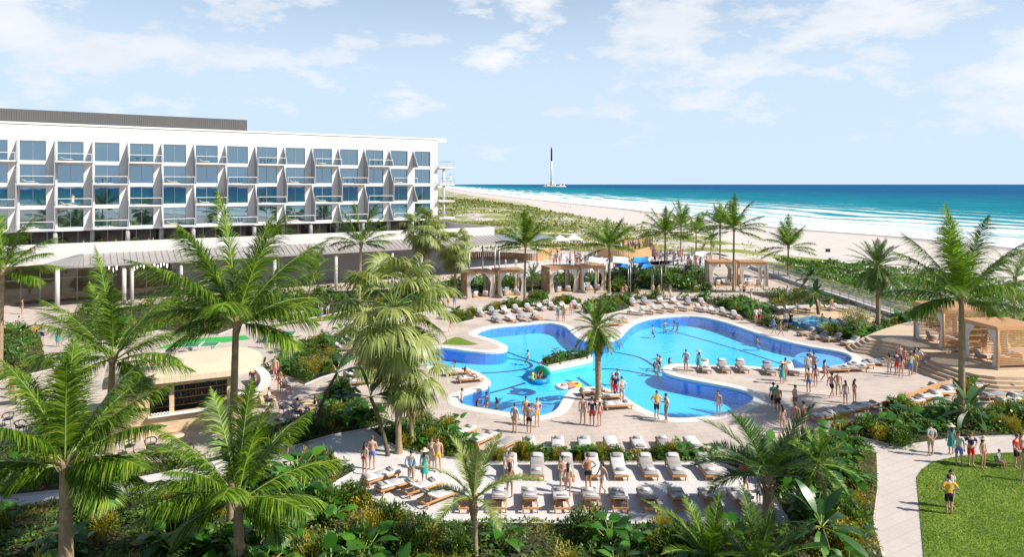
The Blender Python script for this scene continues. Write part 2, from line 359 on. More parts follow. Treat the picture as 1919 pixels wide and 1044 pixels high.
# ------------------------------------------------------------------ leaves and palms
def unit(v): return v/np.maximum(np.linalg.norm(v,axis=-1,keepdims=True),1e-9)
def frond_curve(az, el, length, bend, n=16, curl=0.0):
    ds=length/n; p=np.zeros(3); pts=[p.copy()]; tg=[]
    for i in range(n):
        t=(i+.5)/n; e=el-bend*t**1.35; a=az+curl*t
        d=np.array([math.cos(e)*math.cos(a),math.cos(e)*math.sin(a),math.sin(e)]); tg.append(d)
        p=p+d*ds; pts.append(p.copy())
    tg.append(tg[-1]); return np.array(pts),np.array(tg)
def feather_crown(name, fronds, nleaf=46, llen=.8, lw=.05, droop=.5, fwd=.55, mats=None, seed=0, rr=.035, start=.14, vee=.12, segs=3, tipsh=.35):
    """fronds: list of (az,el,len,bend,curl) - one mesh of rachises with leaflets"""
    g=np.random.default_rng(seed); S=[]; T=MB()
    for (az,el,ln,bd,cu) in fronds:
        pts,tg=frond_curve(az,el,ln,bd,16,cu)
        pts=pts-np.array([0,0,1.0])*(.10*ln*max(0,1-el/1.5)*.9)*(1 if ln>4 else .3)
        T.tube([tuple(p) for p in pts],[rr*(1-.85*i/16) for i in range(17)],5,1,False)
        t=np.linspace(start,.995,nleaf)+g.normal(0,.003,nleaf); t=np.clip(t,start,.999)
        ix=t*16; i0=np.minimum(ix.astype(int),15); fr=(ix-i0)[:,None]
        base=pts[i0]*(1-fr)+pts[i0+1]*fr; T3=unit(tg[i0]*(1-fr)+tg[np.minimum(i0+1,16)]*fr)
        side=unit(np.cross(T3,np.array([0,0,1.0])+np.zeros_like(T3)+1e-4)); up=unit(np.cross(side,T3))
        prof=np.clip(np.sin((t-start)/(1-start)*math.pi*.86+.42),.05,1)**.75
        prof=np.where(t>.8,prof*(1-(t-.8)/.2*(1-tipsh)),prof)
        for sg in (-1,1):
            lf=llen*prof*(1+g.normal(0,.09,nleaf))
            f=fwd+(t**2)*.5+g.normal(0,.07,nleaf)
            d=unit(side*sg+T3*f[:,None]+up*(vee+g.normal(0,.10,nleaf))[:,None])
            dr=(droop*(1+g.normal(0,.3,nleaf)))[:,None]
            wv=unit(np.cross(d,up)+g.normal(0,.25,d.shape)); k=segs+1; cs=[]
            p=base.copy()
            for j in range(k):
                u=j/(segs); wd=lw*(1-u**1.6*.93)*(.75 if j==0 else 1)*.5
                cs.append(np.stack([p-wv*wd,p+wv*wd],axis=1))
                dd=unit(d+np.array([0,0,-1.0])*dr*(u*1.6+.15)); p=p+dd*(lf/segs)[:,None]
            S.append(np.stack(cs,axis=1))
    S=np.concatenate(S); a=strip_mesh(name,S,[mats[0],mats[1]]); b=T.mesh(name+'_r',[mats[0],mats[1]])
    return join_meshes(name,a,b)
def crown_fronds(n, ln, g, e0=86, e1=-5, b0=25, b1=85, jl=.1):
    fr=[]
    for i in range(n):
        u=(i+.5)/n; az=i*2.39996+g.normal(0,.15)
        fr.append((az, R(e0+(e1-e0)*u**.8+g.normal(0,5)), ln*(1+g.normal(0,jl))*(.82+.25*math.sin(u*math.pi)), R(b0+(b1-b0)*u+g.normal(0,7)), g.normal(0,.18)))
    return fr
def trunk_mesh(h, r0, r1, lean=(0,0), rings=26, name='trunk', mat=None, bulge=1.25, bootz=0, below=.3):
    T=MB(); pts=[];rad=[]
    for i in range(rings+1):
        u=i/rings; z=-below+(h+below)*u; q=u**1.5
        pts.append((lean[0]*(q-1),lean[1]*(q-1),z)) ; r=r0+(r1-r0)*u
        if u<.08: r*=bulge
        r*=1+.05*(i%2); rad.append(r)
    T.tube(pts,rad,10,0)
    if bootz:
        g=random.Random(int(h*100))
        for k in range(18):
            a=k*2.4; z=h-bootz*g.random(); T.beam((math.cos(a)*r1*.8,math.sin(a)*r1*.8,z-.15),(math.cos(a)*(r1*1.9),math.sin(a)*(r1*1.9),z+.28),.09,.03,0)
    return T.mesh(name,[mat or M['trunk']])
_crowns={}
def coco_crown(kind, seed, n=20, ln=4.6, far=False):
    k=(kind,seed,n,round(ln,1),far)
    if k not in _crowns:
        g=np.random.default_rng(seed)
        _crowns[k]=feather_crown('crown',crown_fronds(n,ln,g),nleaf=(34 if far else 62),llen=ln*.19,lw=(.075 if far else .052),mats=[M['cocofar' if far else 'coco'],M['rachis']],seed=seed,segs=(2 if far else 3),droop=.55)
    return _crowns[k]
def palm(x,y,ztop_px,cx,label,ln=4.8,seed=0,n=20,far=False,fr=None,r=.17,z=0,nleaf=66,name='coconut_palm',group=None,lw=.06,dro=.75):
    """base at photo point (x,y), crown at height of photo row ztop_px, column cx"""
    b=P(x,y,z); h=(HY-ztop_px)*b.y/F+CAMZ-z; dx=(cx-x)*b.y/F
    o=empty(name,(b.x+dx,b.y,z)); tag(o,label,'palm tree',group)
    link_mesh('trunk',trunk_mesh(h,r*1.15,r*.72,(dx,0),bootz=.5),o)
    if fr is not None:
        me=feather_crown('crown',fr,nleaf=nleaf,llen=ln*.245,lw=lw*1.12,fwd=.85,vee=.0,mats=[M['coco'],M['rachis']],seed=seed,droop=dro)
    else: me=coco_crown('c',seed,n,ln,far)
    c=link_mesh('crown',me,o); c.location=(0,0,h-.05); return o
def toward(lst, depth, ln, g, bend=None, sc=None):
    """fronds given as picture directions: (angle deg from right, counter-clockwise, el-like reach) -> 3D fronds with random depth"""
    fr=[]
    for it in lst:
        a=90+(it[0]-90)*.82; l=(it[1] if len(it)>1 else 1)*(1-.12*abs(it[0]-90)/90); b=(it[2] if len(it)>2 else 45)*.82+4; dp=it[3] if len(it)>3 else g.uniform(-.55,.55)
        d=np.array([math.cos(R(a)),dp,math.sin(R(a))]); d/=np.linalg.norm(d)
        fr.append((math.atan2(d[1],d[0]), math.asin(d[2]), ln*l, R(b), g.normal(0,.08)))
    return fr
def fan_leafs(g, n, pet, rad, e0=75, e1=-50, segs=38, droop=1.25, spread=150):
    S=[]; T=[]
    for i in range(n):
        u=(i+.5)/n; az=i*2.39996+g.normal(0,.2); el=R(e0+(e1-e0)*u+g.normal(0,6)); pl=pet*(1+g.normal(0,.12))
        pts,tg=frond_curve(az,el,pl,R(25),5)
        T.append(pts); c=pts[-1]; t=tg[-1]
        side=np.cross(t,[0,0,1.0]); side/=np.linalg.norm(side)+1e-6; up=np.cross(side,t)
        an=np.linspace(-R(spread),R(spread),segs)*.5*1.5
        rr=rad*(1+g.normal(0,.12,segs))*(1-.22*np.abs(an/an.max())**2)*(1+g.normal(0,.08))
        d=np.cos(an)[:,None]*t+np.sin(an)[:,None]*side+ (up*.12)
        d=unit(d); wv=unit(np.cross(d,up+np.zeros_like(d))); p=np.repeat(c[None],segs,0); cs=[]
        K=5
        for j in range(K+1):
            q=j/K; wd=(rad*.05*(min(1,q*1.6+.12)) if q<.62 else rad*.05*(1-(q-.62)/.4))*.62
            cs.append(np.stack([p-wv*max(wd,.003),p+wv*max(wd,.003)],axis=1))
            dd=unit(d+np.array([0,0,-1.0])*droop*(q**1.8)*2.2); p=p+dd*(rr/K)[:,None]
        S.append(np.stack(cs,axis=1))
    return np.concatenate(S),T
def fan_crown_mesh(name, g, n, pet, rad, mat, **kw):
    S,T=fan_leafs(g,n,pet,rad,**kw); a=strip_mesh(name,S,[mat,M['rachis']]); t=MB()
    for p in T: t.tube([tuple(q) for q in p],.02,4,1,False)
    return join_meshes(name,a,t.mesh('t',[mat,M['rachis']]))
def fan_palm(x,y,top_px,cx,label,rad=.95,pet=1.15,n=34,seed=1,skirt=1.0,r=.16,group=None):
    b=P(x,y); h=(HY-top_px)*b.y/F+CAMZ; dx=(cx-x)*b.y/F; g=np.random.default_rng(seed)
    o=empty('fan_palm',(b.x+dx,b.y,0)); tag(o,label,'palm tree',group)
    link_mesh('trunk',trunk_mesh(h,r*1.2,r,(dx,0)),o)
    c=link_mesh('crown',fan_crown_mesh('crown',g,n,pet,rad,M['fan'],e0=80,e1=-62),o); c.location=(0,0,h)
    if skirt>0:
        d=link_mesh('dead_fronds',fan_crown_mesh('dead_fronds',g,int(16),pet*.7,rad*.95,M['fandead'],e0=-50,e1=-84,droop=1.5,segs=20),o); d.location=(0,0,h-.1)
        d.scale=(1,1,skirt)
    return o
def leaf_strips(base, d, ln, wd, n, g, droop=.5, fold=.0, shape='oval'):
    """n leaves as strips"""
    m=len(base); up=np.array([0,0,1.0])+np.zeros((m,3)); s=unit(np.cross(d,up+g.normal(0,.15,(m,3))+1e-3)); p=base.copy(); cs=[]
    for j in range(n+1):
        q=j/n
        if shape=='oval': wq=math.sin(math.pi*min(1,q*.93+.05))**.8
        elif shape=='heart': wq=[.55,1.0,.85,.5,.04][min(j,4)] if n==4 else math.sin(math.pi*(q*.8+.2))
        else: wq=1-q
        w=(wd*wq*.5)[:,None] if hasattr(wd,'__len__') else wd*wq*.5
        cs.append(np.stack([p-s*w,p+s*w],axis=1)); dd=unit(d+np.array([0,0,-1.0])*(droop*q*1.7)); p=p+dd*(ln/n)[:,None]
    return np.stack(cs,axis=1)
def ear_plant_mesh(seed, n=12, h=.9, ll=.55, mat='broad', wr=.78):
    g=np.random.default_rng(seed); T=MB(); base=[];d=[]
    for i in range(n):
        az=i*2.4+g.normal(0,.3); el=R(g.uniform(38,86)); hh=h*g.uniform(.55,1.05)
        pts,tg=frond_curve(az,el,hh,R(25),4); T.tube([tuple(p) for p in pts],.014,4,1,False); base.append(pts[-1])
        e2=R(g.uniform(-25,50)); d.append((math.cos(e2)*math.cos(az),math.cos(e2)*math.sin(az),math.sin(e2)))
    ln=g.uniform(.75,1.15,n)*ll
    S=leaf_strips(np.array(base),np.array(d),ln,ln*wr,4,g,.5,shape='heart')
    a=strip_mesh('leaf_clump',S,[M[mat],M['rachis']]); return join_meshes('leaf_clump',a,T.mesh('t',[M[mat],M['rachis']]))
def shrub_mesh(seed, n=900, r=.55, h=.75, ll=.10, lw=.035, mat='yellow', upb=.5):
    g=np.random.default_rng(seed); th=g.uniform(0,2*math.pi,n); ph=np.arccos(g.uniform(0,1,n)); q=g.uniform(.35,1,n)**.6*(1+.22*np.sin(th*3+seed)+.15*np.sin(th*5+ph*4))
    d=np.stack([np.sin(ph)*np.cos(th),np.sin(ph)*np.sin(th),np.cos(ph)],1); p=d*q[:,None]*np.array([r,r,h]); dd=unit(d+np.array([0,0,upb])+g.normal(0,.55,(n,3)))
    S=leaf_strips(p,dd,g.uniform(.7,1.3,n)*ll,lw,2,g,.2)
    return strip_mesh('foliage',S,[M[mat]])
def big_leaf_tree(x,y,top_px,cx,label,seed=0,n=11,ll=1.5,lw=.42,lean=None,name='bird_of_paradise',cat='plant',mat='banana',heads=1,r=.10,e1=5,group=None,pet=.5):
    b=P(x,y); h=(HY-top_px)*b.y/F+CAMZ; dx=(cx-x)*b.y/F; g=np.random.default_rng(seed)
    o=empty(name,(b.x+dx,b.y,0)); tag(o,label,cat,group)
    link_mesh('trunk',trunk_mesh(h,r,r*.75,(dx,0),mat=M['darktrunk']),o)
    T=MB(); base=[];d=[]
    for i in range(n):
        az=i*2.4+g.normal(0,.3); el=R(85+(e1-85)*(i+.5)/n+g.normal(0,8)); pts,tg=frond_curve(az,el,pet*g.uniform(.7,1.2),R(15),4)
        T.tube([tuple(p) for p in pts],.025,4,1,False); base.append(pts[-1]); d.append(tg[-1])
    ln=g.uniform(.75,1.15,n)*ll; S=leaf_strips(np.array(base),np.array(d),ln,np.full(n,lw),7,g,.45)
    a=strip_mesh('crown',S,[M[mat],M['rachis']]); c=link_mesh('crown',join_meshes('crown',a,T.mesh('t',[M[mat],M['rachis']])),o); c.location=(0,0,h); return o
def small_tree(x,y,top_px,label,seed=0,rad=1.3,mat='cover',n=2600,ll=.13,z=0,name='small_tree',r=.05):
    b=P(x,y,z); h=(HY-top_px)*b.y/F+CAMZ-z; g=np.random.default_rng(seed); o=empty(name,b); tag(o,label,'tree')
    T=MB(); T.tube([(0,0,-.2),(.05,0,h*.35),(0,.05,h*.6)],[r,r*.8,r*.6],7,0)
    ends=[]
    for k in range(7):
        a=k*2.4; e=(math.cos(a)*rad*.55*g.uniform(.6,1.2),math.sin(a)*rad*.55,h*g.uniform(.6,.9)); T.tube([(0.02,.03,h*(.3+.04*k)),(e[0]*.5,e[1]*.5,e[2]*.85),e],[r*.55,r*.4,r*.15],5,0); ends.append(e)
    link_mesh('trunk',T.mesh('trunk',[M['trunk']]),o)
    C=[];
    for e in ends+[(0,0,h*.85)]:
        m=n//8; d=unit(g.normal(0,1,(m,3))); q=g.uniform(.2,1,m)**.5; p=np.array(e)+d*q[:,None]*rad*.45*np.array([1,1,.7])
        C.append(leaf_strips(p,unit(d+g.normal(0,.6,(m,3))),g.uniform(.7,1.3,m)*ll,np.full(m,ll*.45),2,g,.3))
    link_mesh('crown',strip_mesh('crown',np.concatenate(C),[M[mat]]),o); return o

# ------------------------------------------------------------------ planting beds
def inside(poly, X, Y):
    c=np.zeros(len(X),bool); n=len(poly); j=n-1
    for i in range(n):
        xi,yi=poly[i]; xj,yj=poly[j]
        with np.errstate(divide='ignore',invalid='ignore'):
            k=((yi>Y)!=(yj>Y))&(X<(xj-xi)*(Y-yi)/((yj-yi)+1e-12)+xi)
        c^=k; j=i
    return c
def poly_area(p): return abs(sum(p[i][0]*p[(i+1)%len(p)][1]-p[(i+1)%len(p)][0]*p[i][1] for i in range(len(p))))/2
ear_meshes=[ear_plant_mesh(s,n=17,h=.8,ll=.46,wr=.72) for s in range(3)]
yel_meshes=[shrub_mesh(10+s,1300,.55,.8,.11,.032,'yellow',.9) for s in range(2)]
grn_meshes=[shrub_mesh(20+s,1000,.6,.7,.14,.05,'cover') for s in range(2)]
def scatter(poly, n, g, margin=0):
    xs=[p[0] for p in poly]; ys=[p[1] for p in poly]; out=[]; tries=0
    while len(out)<n and tries<n*60:
        x=g.uniform(min(xs),max(xs)); y=g.uniform(min(ys),max(ys)); tries+=1
        if inside(poly,np.array([x]),np.array([y]))[0] and all(inside(poly,np.array([x+a]),np.array([y+b]))[0] for a,b in ((margin,0),(-margin,0),(0,margin),(0,-margin))): out.append((x,y))
    return out
def ptop(x0,y0,z=0): 
    v=P(x0,y0,z); return (v.x,v.y)
def bed(where, px, seed, dens=55, h=.45, ears=0, yel=0, grn=0, z=0.0, cover=('cover','yellow','seagrape'), ll=.16, kerb='concrete', world=None, esc=1.0, ysc=1.0, stuff='ground_cover', mix=.35, hv=.9, kz=.10):
    g=np.random.default_rng(seed); poly=world or [ptop(a,b,z) for a,b in px]
    mb=MB(); mb.prism(poly,z-.2,z+kz,0,True,1); o=mb.build('planting_bed',[M['soil'],M[kerb]]); o['kind']='structure'
    A=poly_area(poly); n=int(A*dens); xs=[p[0] for p in poly]; ys=[p[1] for p in poly]
    if n>0:
        X=g.uniform(min(xs),max(xs),n*6); Y=g.uniform(min(ys),max(ys),n*6); k=inside(poly,X,Y); X=X[k][:n];Y=Y[k][:n]; n=len(X)
        # mounded height field from clumps
        ed=np.full(n,9.0)
        for i in range(len(poly)):
            a=np.array(poly[i]); b=np.array(poly[(i+1)%len(poly)]); d_=b-a; t_=np.clip(((X-a[0])*d_[0]+(Y-a[1])*d_[1])/(d_@d_+1e-9),0,1); ed=np.minimum(ed,np.hypot(X-a[0]-t_*d_[0],Y-a[1]-t_*d_[1]))
        ef=np.clip(ed/.9+.15,0,1)
        cx=np.round(X/.28)*.28; cy=np.round(Y/.28)*.28
        key={}; hf=np.empty(n); tp=np.empty(n)
        for i,(a,b) in enumerate(zip(cx,cy)):
            q=key.get((a,b))
            if q is None:
                q=(noise.noise(Vector((a*.8,b*.8,seed*3.7))),noise.noise(Vector((a*.38,b*.38,seed+9.1)))); key[(a,b)]=q
            hf[i],tp[i]=q
        cell=1-np.clip(np.hypot(X-cx,Y-cy)/.2,0,1)**2*.6
        Z=z+kz+np.clip(h*(1+hv*hf*1.6),.08,3)*ef*cell*g.uniform(.25,1,n)**.45
        d=unit(np.stack([g.normal(0,.7,n),g.normal(0,.7,n),g.uniform(.05,1.1,n)],1))
        sz=ll*g.uniform(.6,1.4,n)*(1+(Y-30).clip(0,200)*.006)
        tj=tp+g.normal(0,.07,n); mi=np.where(tj>mix-.12,1,np.where(tj<-.22,2,0))
        wd=np.where(mi==1,sz*.25,np.where(mi==2,sz*.75,sz*.45))
        S=leaf_strips(np.stack([X,Y,Z],1),d,sz,wd,2,g,.5)
        me=strip_mesh(stuff,S,[M[c] for c in cover],mi); gc=link_mesh(stuff,me); tag(gc,kind='stuff',label='dense mixed green planting '+where,cat='planting')
    def put(nn, meshes, name, part, lab, cat, grp, s0, s1):
        for i,(x,y) in enumerate(scatter(poly,nn,g,(s1*.55 if seed in(1,2,21) and part=='leaf_clump' else s1*.22))):
            e=empty(name,(x,y,z+kz),g.uniform(0,6.28),g.uniform(s0,s1)); tag(e,lab,cat,grp); link_mesh(part,meshes[i%len(meshes)],e)
    if seed>=6: ears=int(ears*.55)
    put(ears,ear_meshes,'elephant_ear_plant','leaf_clump','broad glossy-leaved elephant ear plant '+where,'plant','elephant ear plants '+where,.8*esc,1.45*esc)
    put(yel,yel_meshes,'golden_shrub','foliage','fine-leaved yellow-green shrub '+where,'shrub','golden shrubs '+where,.7*ysc,1.2*ysc)
    if seed>=6: grn=int(grn*.75); ears=ears
    put(grn,grn_meshes,'green_shrub','foliage','rounded dark green shrub '+where,'shrub','green shrubs '+where,.7*esc,1.2*esc)
    return poly
# ------------------------------------------------------------------ coast, sea, far ground
SHORE=np.array([(-400,170),(100,155),(194,145),(235,137),(271,120),(300,110),(400,98),(490,88),(623,63),(922,11),(1536,-84),(3840,-360),(8000,-900),(24000,-2800)],float)
def shoreX(Y): return np.interp(Y,SHORE[:,0],SHORE[:,1])
def attr(me,name,vals):
    a=me.attributes.new(name,'FLOAT_VECTOR','POINT'); a.data.foreach_set('vector',np.ascontiguousarray(vals,dtype=np.float32).ravel())
def grid_mesh(name, U, Ys, zf, mat, cut=None):
    nu,ny=len(U),len(Ys); UU,YY=np.meshgrid(U,Ys); XX=shoreX(YY)+UU; ZZ=zf(UU,XX,YY)
    V=np.stack([XX,YY,ZZ],-1).reshape(-1,3); i=np.arange(ny-1)[:,None]*nu+np.arange(nu-1)[None]; i=i.ravel()
    q=np.stack([i,i+1,i+nu+1,i+nu],1)
    if cut is not None:
        c=cut(V[:,0],V[:,1]); q=q[~c[q].all(1)]
    me=bpy.data.meshes.new(name); me.vertices.add(len(V)); me.vertices.foreach_set('co',V.astype(np.float32).ravel())
    me.loops.add(len(q)*4); me.loops.foreach_set('vertex_index',q.ravel().astype(np.int32)); me.polygons.add(len(q)); me.polygons.foreach_set('loop_start',np.arange(0,len(q)*4,4,dtype=np.int32))
    me.polygons.foreach_set('use_smooth',np.ones(len(q),bool)); me.materials.append(mat); me.update(calc_edges=True)
    attr(me,'coast',np.stack([UU.ravel(),YY.ravel(),ZZ.ravel()],1)); return link_mesh(name,me)
def vn(X,Y,s,o=0): return np.array([noise.noise(Vector((x*s,y*s,o))) for x,y in zip(X.ravel(),Y.ravel())]).reshape(X.shape)
def groundz(U,X,Y):
    z=np.interp(U,[-5000,-104,-92,-78,-30,0,25,60,400],[-.06,-.06,-.5,-1.7,-2.6,-3.12,-3.6,-6,-14])
    b=np.exp(-((U+92)/17)**2)*(1.1*vn(X,Y,.06)+.5*vn(X,Y,.17,4))+np.where(U<-104,.0,0)
    far=np.clip((Y-150)/80,0,1)*np.exp(-((U+115)/40)**2)*1.2*(vn(X,Y,.03,7)+.3)
    return z+b+far*(U<-60)
def sandmat():
    m,nt,out=newmat('sand_and_dune'); b=N(nt,'ShaderNodeBsdfPrincipled',Roughness=.95); b.inputs['Specular IOR Level'].default_value=.1
    at=N(nt,'ShaderNodeAttribute',attribute_name='coast'); sp=N(nt,'ShaderNodeSeparateXYZ'); L(nt,at.outputs['Vector'],sp.inputs[0])
    tc=N(nt,'ShaderNodeTexCoord'); o=tc.outputs['Object']
    n1=nz(nt,.035,6,.65,o); n2=nz(nt,.5,6,.7,o); n3=nz(nt,.12,5,.6,o)
    sand=ramp(nt,n2,[(.3,(.42,.38,.35)),(.7,(.62,.575,.535))]).outputs[0]
    wet=mixc(nt,math_n(nt,'MULTIPLY',math_n(nt,'ADD',math_n(nt,'ADD',sp.outputs[0],14),math_n(nt,'MULTIPLY',n3,6.0)),.08,True),sand,(.22,.20,.19))
    wr=ramp(nt,math_n(nt,'ABSOLUTE',math_n(nt,'ADD',math_n(nt,'ADD',sp.outputs[0],13),math_n(nt,'MULTIPLY',math_n(nt,'SUBTRACT',n3,.5),14.0))),[(.0,(.55,)*3),(.9,(0,)*3)]); wet=mixc(nt,math_n(nt,'MULTIPLY',wr.outputs[0],ramp(nt,n2,[(.42,(0,)*3),(.6,(1,)*3)]).outputs[0]),wet,(.12,.10,.07))
    veg=ramp(nt,nz(nt,.25,7,.7,o),[(.3,(.10,.14,.025)),(.5,(.20,.23,.05)),(.68,(.38,.35,.18))]).outputs[0]
    # vegetated inland of u=-84, broken up by noise, sand blow-outs between
    sh=math_n(nt,'MINIMUM',math_n(nt,'MAXIMUM',math_n(nt,'MULTIPLY',math_n(nt,'SUBTRACT',sp.outputs[1],260),.08),0.0),32.0); k=math_n(nt,'MULTIPLY',math_n(nt,'ADD',math_n(nt,'SUBTRACT',sp.outputs[0],sh),83),-.03); k=math_n(nt,'MINIMUM',k,.30)
    k=math_n(nt,'ADD',k,math_n(nt,'MULTIPLY',math_n(nt,'SUBTRACT',n1,.5),2.6)); k=math_n(nt,'ADD',k,math_n(nt,'MULTIPLY',math_n(nt,'SUBTRACT',n3,.5),1.6))
    kr=ramp(nt,k,[(.12,(0,)*3),(.3,(1,)*3)])
    c=mixc(nt,kr.outputs[0],wet,veg); L(nt,c,b.inputs['Base Color'])
    bp=N(nt,'ShaderNodeBump',Strength=.5,Distance=.2); L(nt,n2,bp.inputs['Height']); L(nt,bp.outputs[0],b.inputs['Normal']); L(nt,b.outputs[0],out.inputs[0]); return m
PV=(-190,46,4,152)   # paved resort rectangle
def cutp(X,Y): return (X>PV[0]+4)&(X<PV[1]-1.2)&(Y>PV[2]+4)&(Y<PV[3]-3)
Us=np.concatenate([[-9000,-4000,-2000,-1200,-800,-600,-450,-380,-350,-320,-290,-260,-230,-200,-180],np.arange(-170,-60,2.2),np.arange(-60,12,6),[20,35,60,120,400]])
Yg=np.concatenate([[-400,-100,-30,0],np.arange(8,170,3),np.arange(170,400,6),np.arange(400,900,20),np.arange(900,2000,60),np.arange(2000,8000,400),[12000,24000]])
g_=grid_mesh('ground',Us,Yg,groundz,sandmat(),cutp); g_['kind']='structure'
def seamat():
    m,nt,out=newmat('sea_water'); b=N(nt,'ShaderNodeBsdfDiffuse'); gl_=N(nt,'ShaderNodeBsdfGlossy',Roughness=.35); mxs=N(nt,'ShaderNodeMixShader'); mxs.inputs[0].default_value=.055
    at=N(nt,'ShaderNodeAttribute',attribute_name='coast'); sp=N(nt,'ShaderNodeSeparateXYZ'); L(nt,at.outputs['Vector'],sp.inputs[0]); u=sp.outputs[0]
    def st(su,sv,off=0):
        c=N(nt,'ShaderNodeCombineXYZ'); L(nt,math_n(nt,'MULTIPLY',u,su),c.inputs[0]); L(nt,math_n(nt,'MULTIPLY',sp.outputs[1],sv),c.inputs[1]); c.inputs[2].default_value=off; return c.outputs[0]
    deep=ramp(nt,math_n(nt,'MULTIPLY',u,.001),[(0,(.04,.33,.39)),(.06,(.012,.26,.32)),(.2,(.004,.18,.24)),(.5,(.002,.13,.21)),(1,(.002,.08,.20))]).outputs[0]
    pat=nz(nt,1,6,.7,st(.045,.010)); deep=mixc(nt,1.0,deep,ramp(nt,pat,[(.32,(.62,.68,.72)),(.5,(1,1,1)),(.7,(1.45,1.35,1.25))]).outputs[0],'MULTIPLY')
    band=nz(nt,1,3,.5,st(.05,.004,3)); fine=nz(nt,1,7,.8,st(.28,.07,8)); sw=nz(nt,1,4,.6,st(.09,.006,5))
    near=math_n(nt,'SUBTRACT',1.12,math_n(nt,'MULTIPLY',u,.0105)); near=math_n(nt,'MAXIMUM',near,-.8)
    nn=math_n(nt,'ADD',near,math_n(nt,'MULTIPLY',math_n(nt,'SUBTRACT',band,.5),2.6)); nn=math_n(nt,'ADD',nn,math_n(nt,'MULTIPLY',math_n(nt,'SUBTRACT',fine,.5),1.9))
    f1=ramp(nt,nn,[(.35,(0,)*3),(.62,(.92,)*3)]).outputs[0]
    # separate breaker crests further out
    cr=math_n(nt,'ADD',sw,math_n(nt,'MULTIPLY',math_n(nt,'SUBTRACT',fine,.5),.35)); cut=math_n(nt,'MULTIPLY',u,.0011)
    cr=math_n(nt,'SUBTRACT',cr,math_n(nt,'MINIMUM',cut,.5)); f2=ramp(nt,cr,[(.555,(0,)*3),(.60,(.95,)*3)]).outputs[0]
    # fine white caps everywhere
    wc=nz(nt,1,3,.7,st(.11,.03,12)); f3=ramp(nt,wc,[(.73,(0,)*3),(.78,(.6,)*3)]).outputs[0]
    ph=math_n(nt,'ADD',math_n(nt,'MULTIPLY',u,.21),math_n(nt,'MULTIPLY',nz(nt,1,3,.6,st(.012,.006,21)),16.0)); crest=math_n(nt,'SINE',ph)
    f2n=nz(nt,1,8,.85,st(.5,.16,30)); bias=ramp(nt,math_n(nt,'MULTIPLY',u,.004),[(0,(1.0,)*3),(.14,(.84,)*3),(.36,(.70,)*3),(.6,(.50,)*3),(1,(.22,)*3)])
    tt=math_n(nt,'ADD',math_n(nt,'MULTIPLY',crest,.55),math_n(nt,'MULTIPLY',math_n(nt,'SUBTRACT',f2n,.5),3.4)); tt=math_n(nt,'ADD',tt,math_n(nt,'MULTIPLY',math_n(nt,'SUBTRACT',band,.5),2.2)); tt=math_n(nt,'ADD',tt,math_n(nt,'MULTIPLY',math_n(nt,'SUBTRACT',bias.outputs[0],.5),3.0))
    f1=ramp(nt,tt,[(.05,(0,)*3),(.75,(1,)*3)]).outputs[0]
    f=math_n(nt,'MAXIMUM',f1,f3)
    c=mixc(nt,f,deep,(.66,.70,.72)); L(nt,c,b.inputs['Color'])
    bp=N(nt,'ShaderNodeBump',Strength=.6,Distance=.8); L(nt,nz(nt,1,6,.7,st(.35,.12,1)),bp.inputs['Height']); L(nt,bp.outputs[0],b.inputs['Normal']); L(nt,bp.outputs[0],gl_.inputs['Normal']); L(nt,b.outputs[0],mxs.inputs[1]); L(nt,gl_.outputs[0],mxs.inputs[2]); L(nt,mxs.outputs[0],out.inputs[0]); return m
def seaz(U,X,Y):
    a=np.clip(1-U/160,0,1)*np.clip((U+2)/14,0,1); return -3.06+a*.28*np.sin(U*.27+2.2*vn(X,Y,.01)+Y*.004)+a*.12*vn(X,Y,.08,3)
Uw=np.concatenate([np.arange(-10,200,3.0),np.arange(200,500,15),np.arange(500,2000,100),[2500,4000,7000,12000,20000,40000]])
Yw=np.concatenate([[-3000,-1000,-300,-100,0,50],np.arange(80,420,5),np.arange(420,1000,20),np.arange(1000,2400,70),np.arange(2400,8000,500),[10000,14000,20000,30000,45000]])
s_=grid_mesh('sea',Uw,Yw,seaz,seamat()); s_['kind']='structure'

# ------------------------------------------------------------------ pool outline (water edge)
PX=[(891,626),(898,620),(915,614),(938,611),(965,609),(992,606),(1015,605),(1033,605.5),(1047,608),(1058,611.5),(1065,616),(1070,622),(1075,627.5),(1083,634),(1095,639),(1115,641),(1138,640),(1155,635),(1165,629),(1172,620),(1181,611.5),(1191,604.5),(1203,600),(1218,596),(1240,593.5),(1270,592),(1300,592.5),(1325,595.5),(1353,602),(1375,609),(1397,617),(1421,625),(1447,633),(1480,641.5),(1513,648.5),(1540,653),(1563,656.5),(1580,660.5),(1592,665),(1598,671),(1596,676),(1588,680.5),(1572,685),(1547,688.5),(1520,690.5),(1495,691),(1470,690.5),(1447,689.5),(1413,687),(1370,686),(1330,685),(1300,683.5),(1280,682.5),(1265,682.3),(1252,683.5),(1243,687),(1241,691.5),(1244,697),(1254,702),(1270,706.5),(1302,713),(1340,720),(1366,725),(1388,730),(1404,735.5),(1413,742),(1413,749),(1405,756),(1388,763),(1366,771),(1340,778),(1308,782.5),(1277,784.5),(1252,783),(1236,778.5),(1212,769),(1187,755),(1171,743.5),(1156,734.5),(1140,729),(1125,726.5),(1108,725.3),(1090,725.5),(1076,727.5),(1066,732.5),(1060,740),(1053,753),(1047,764),(1038,772),(1022,778),(1005,781),(988,780),(965,776),(937,770.5),(915,767.5),(898,764.5),(880,761.5),(866,757.5),(858,752),(857,746),(863,740.5),(876,735.5),(893,731.5),(906,728),(915,724),(919.5,718),(917,712),(909,706),(900,699.5),(889,694.5),(872,691),(850,690),(828,689.5),(808,686),(797,678),(794,668),(798,659),(806,653.5),(820,651),(848,653.5),(875,657.5),(895,659.5),(915,660.5),(935,659.5),(947,657),(952,653),(950,648),(941,643),(925,636.5),(908,631.5),(896,629)]
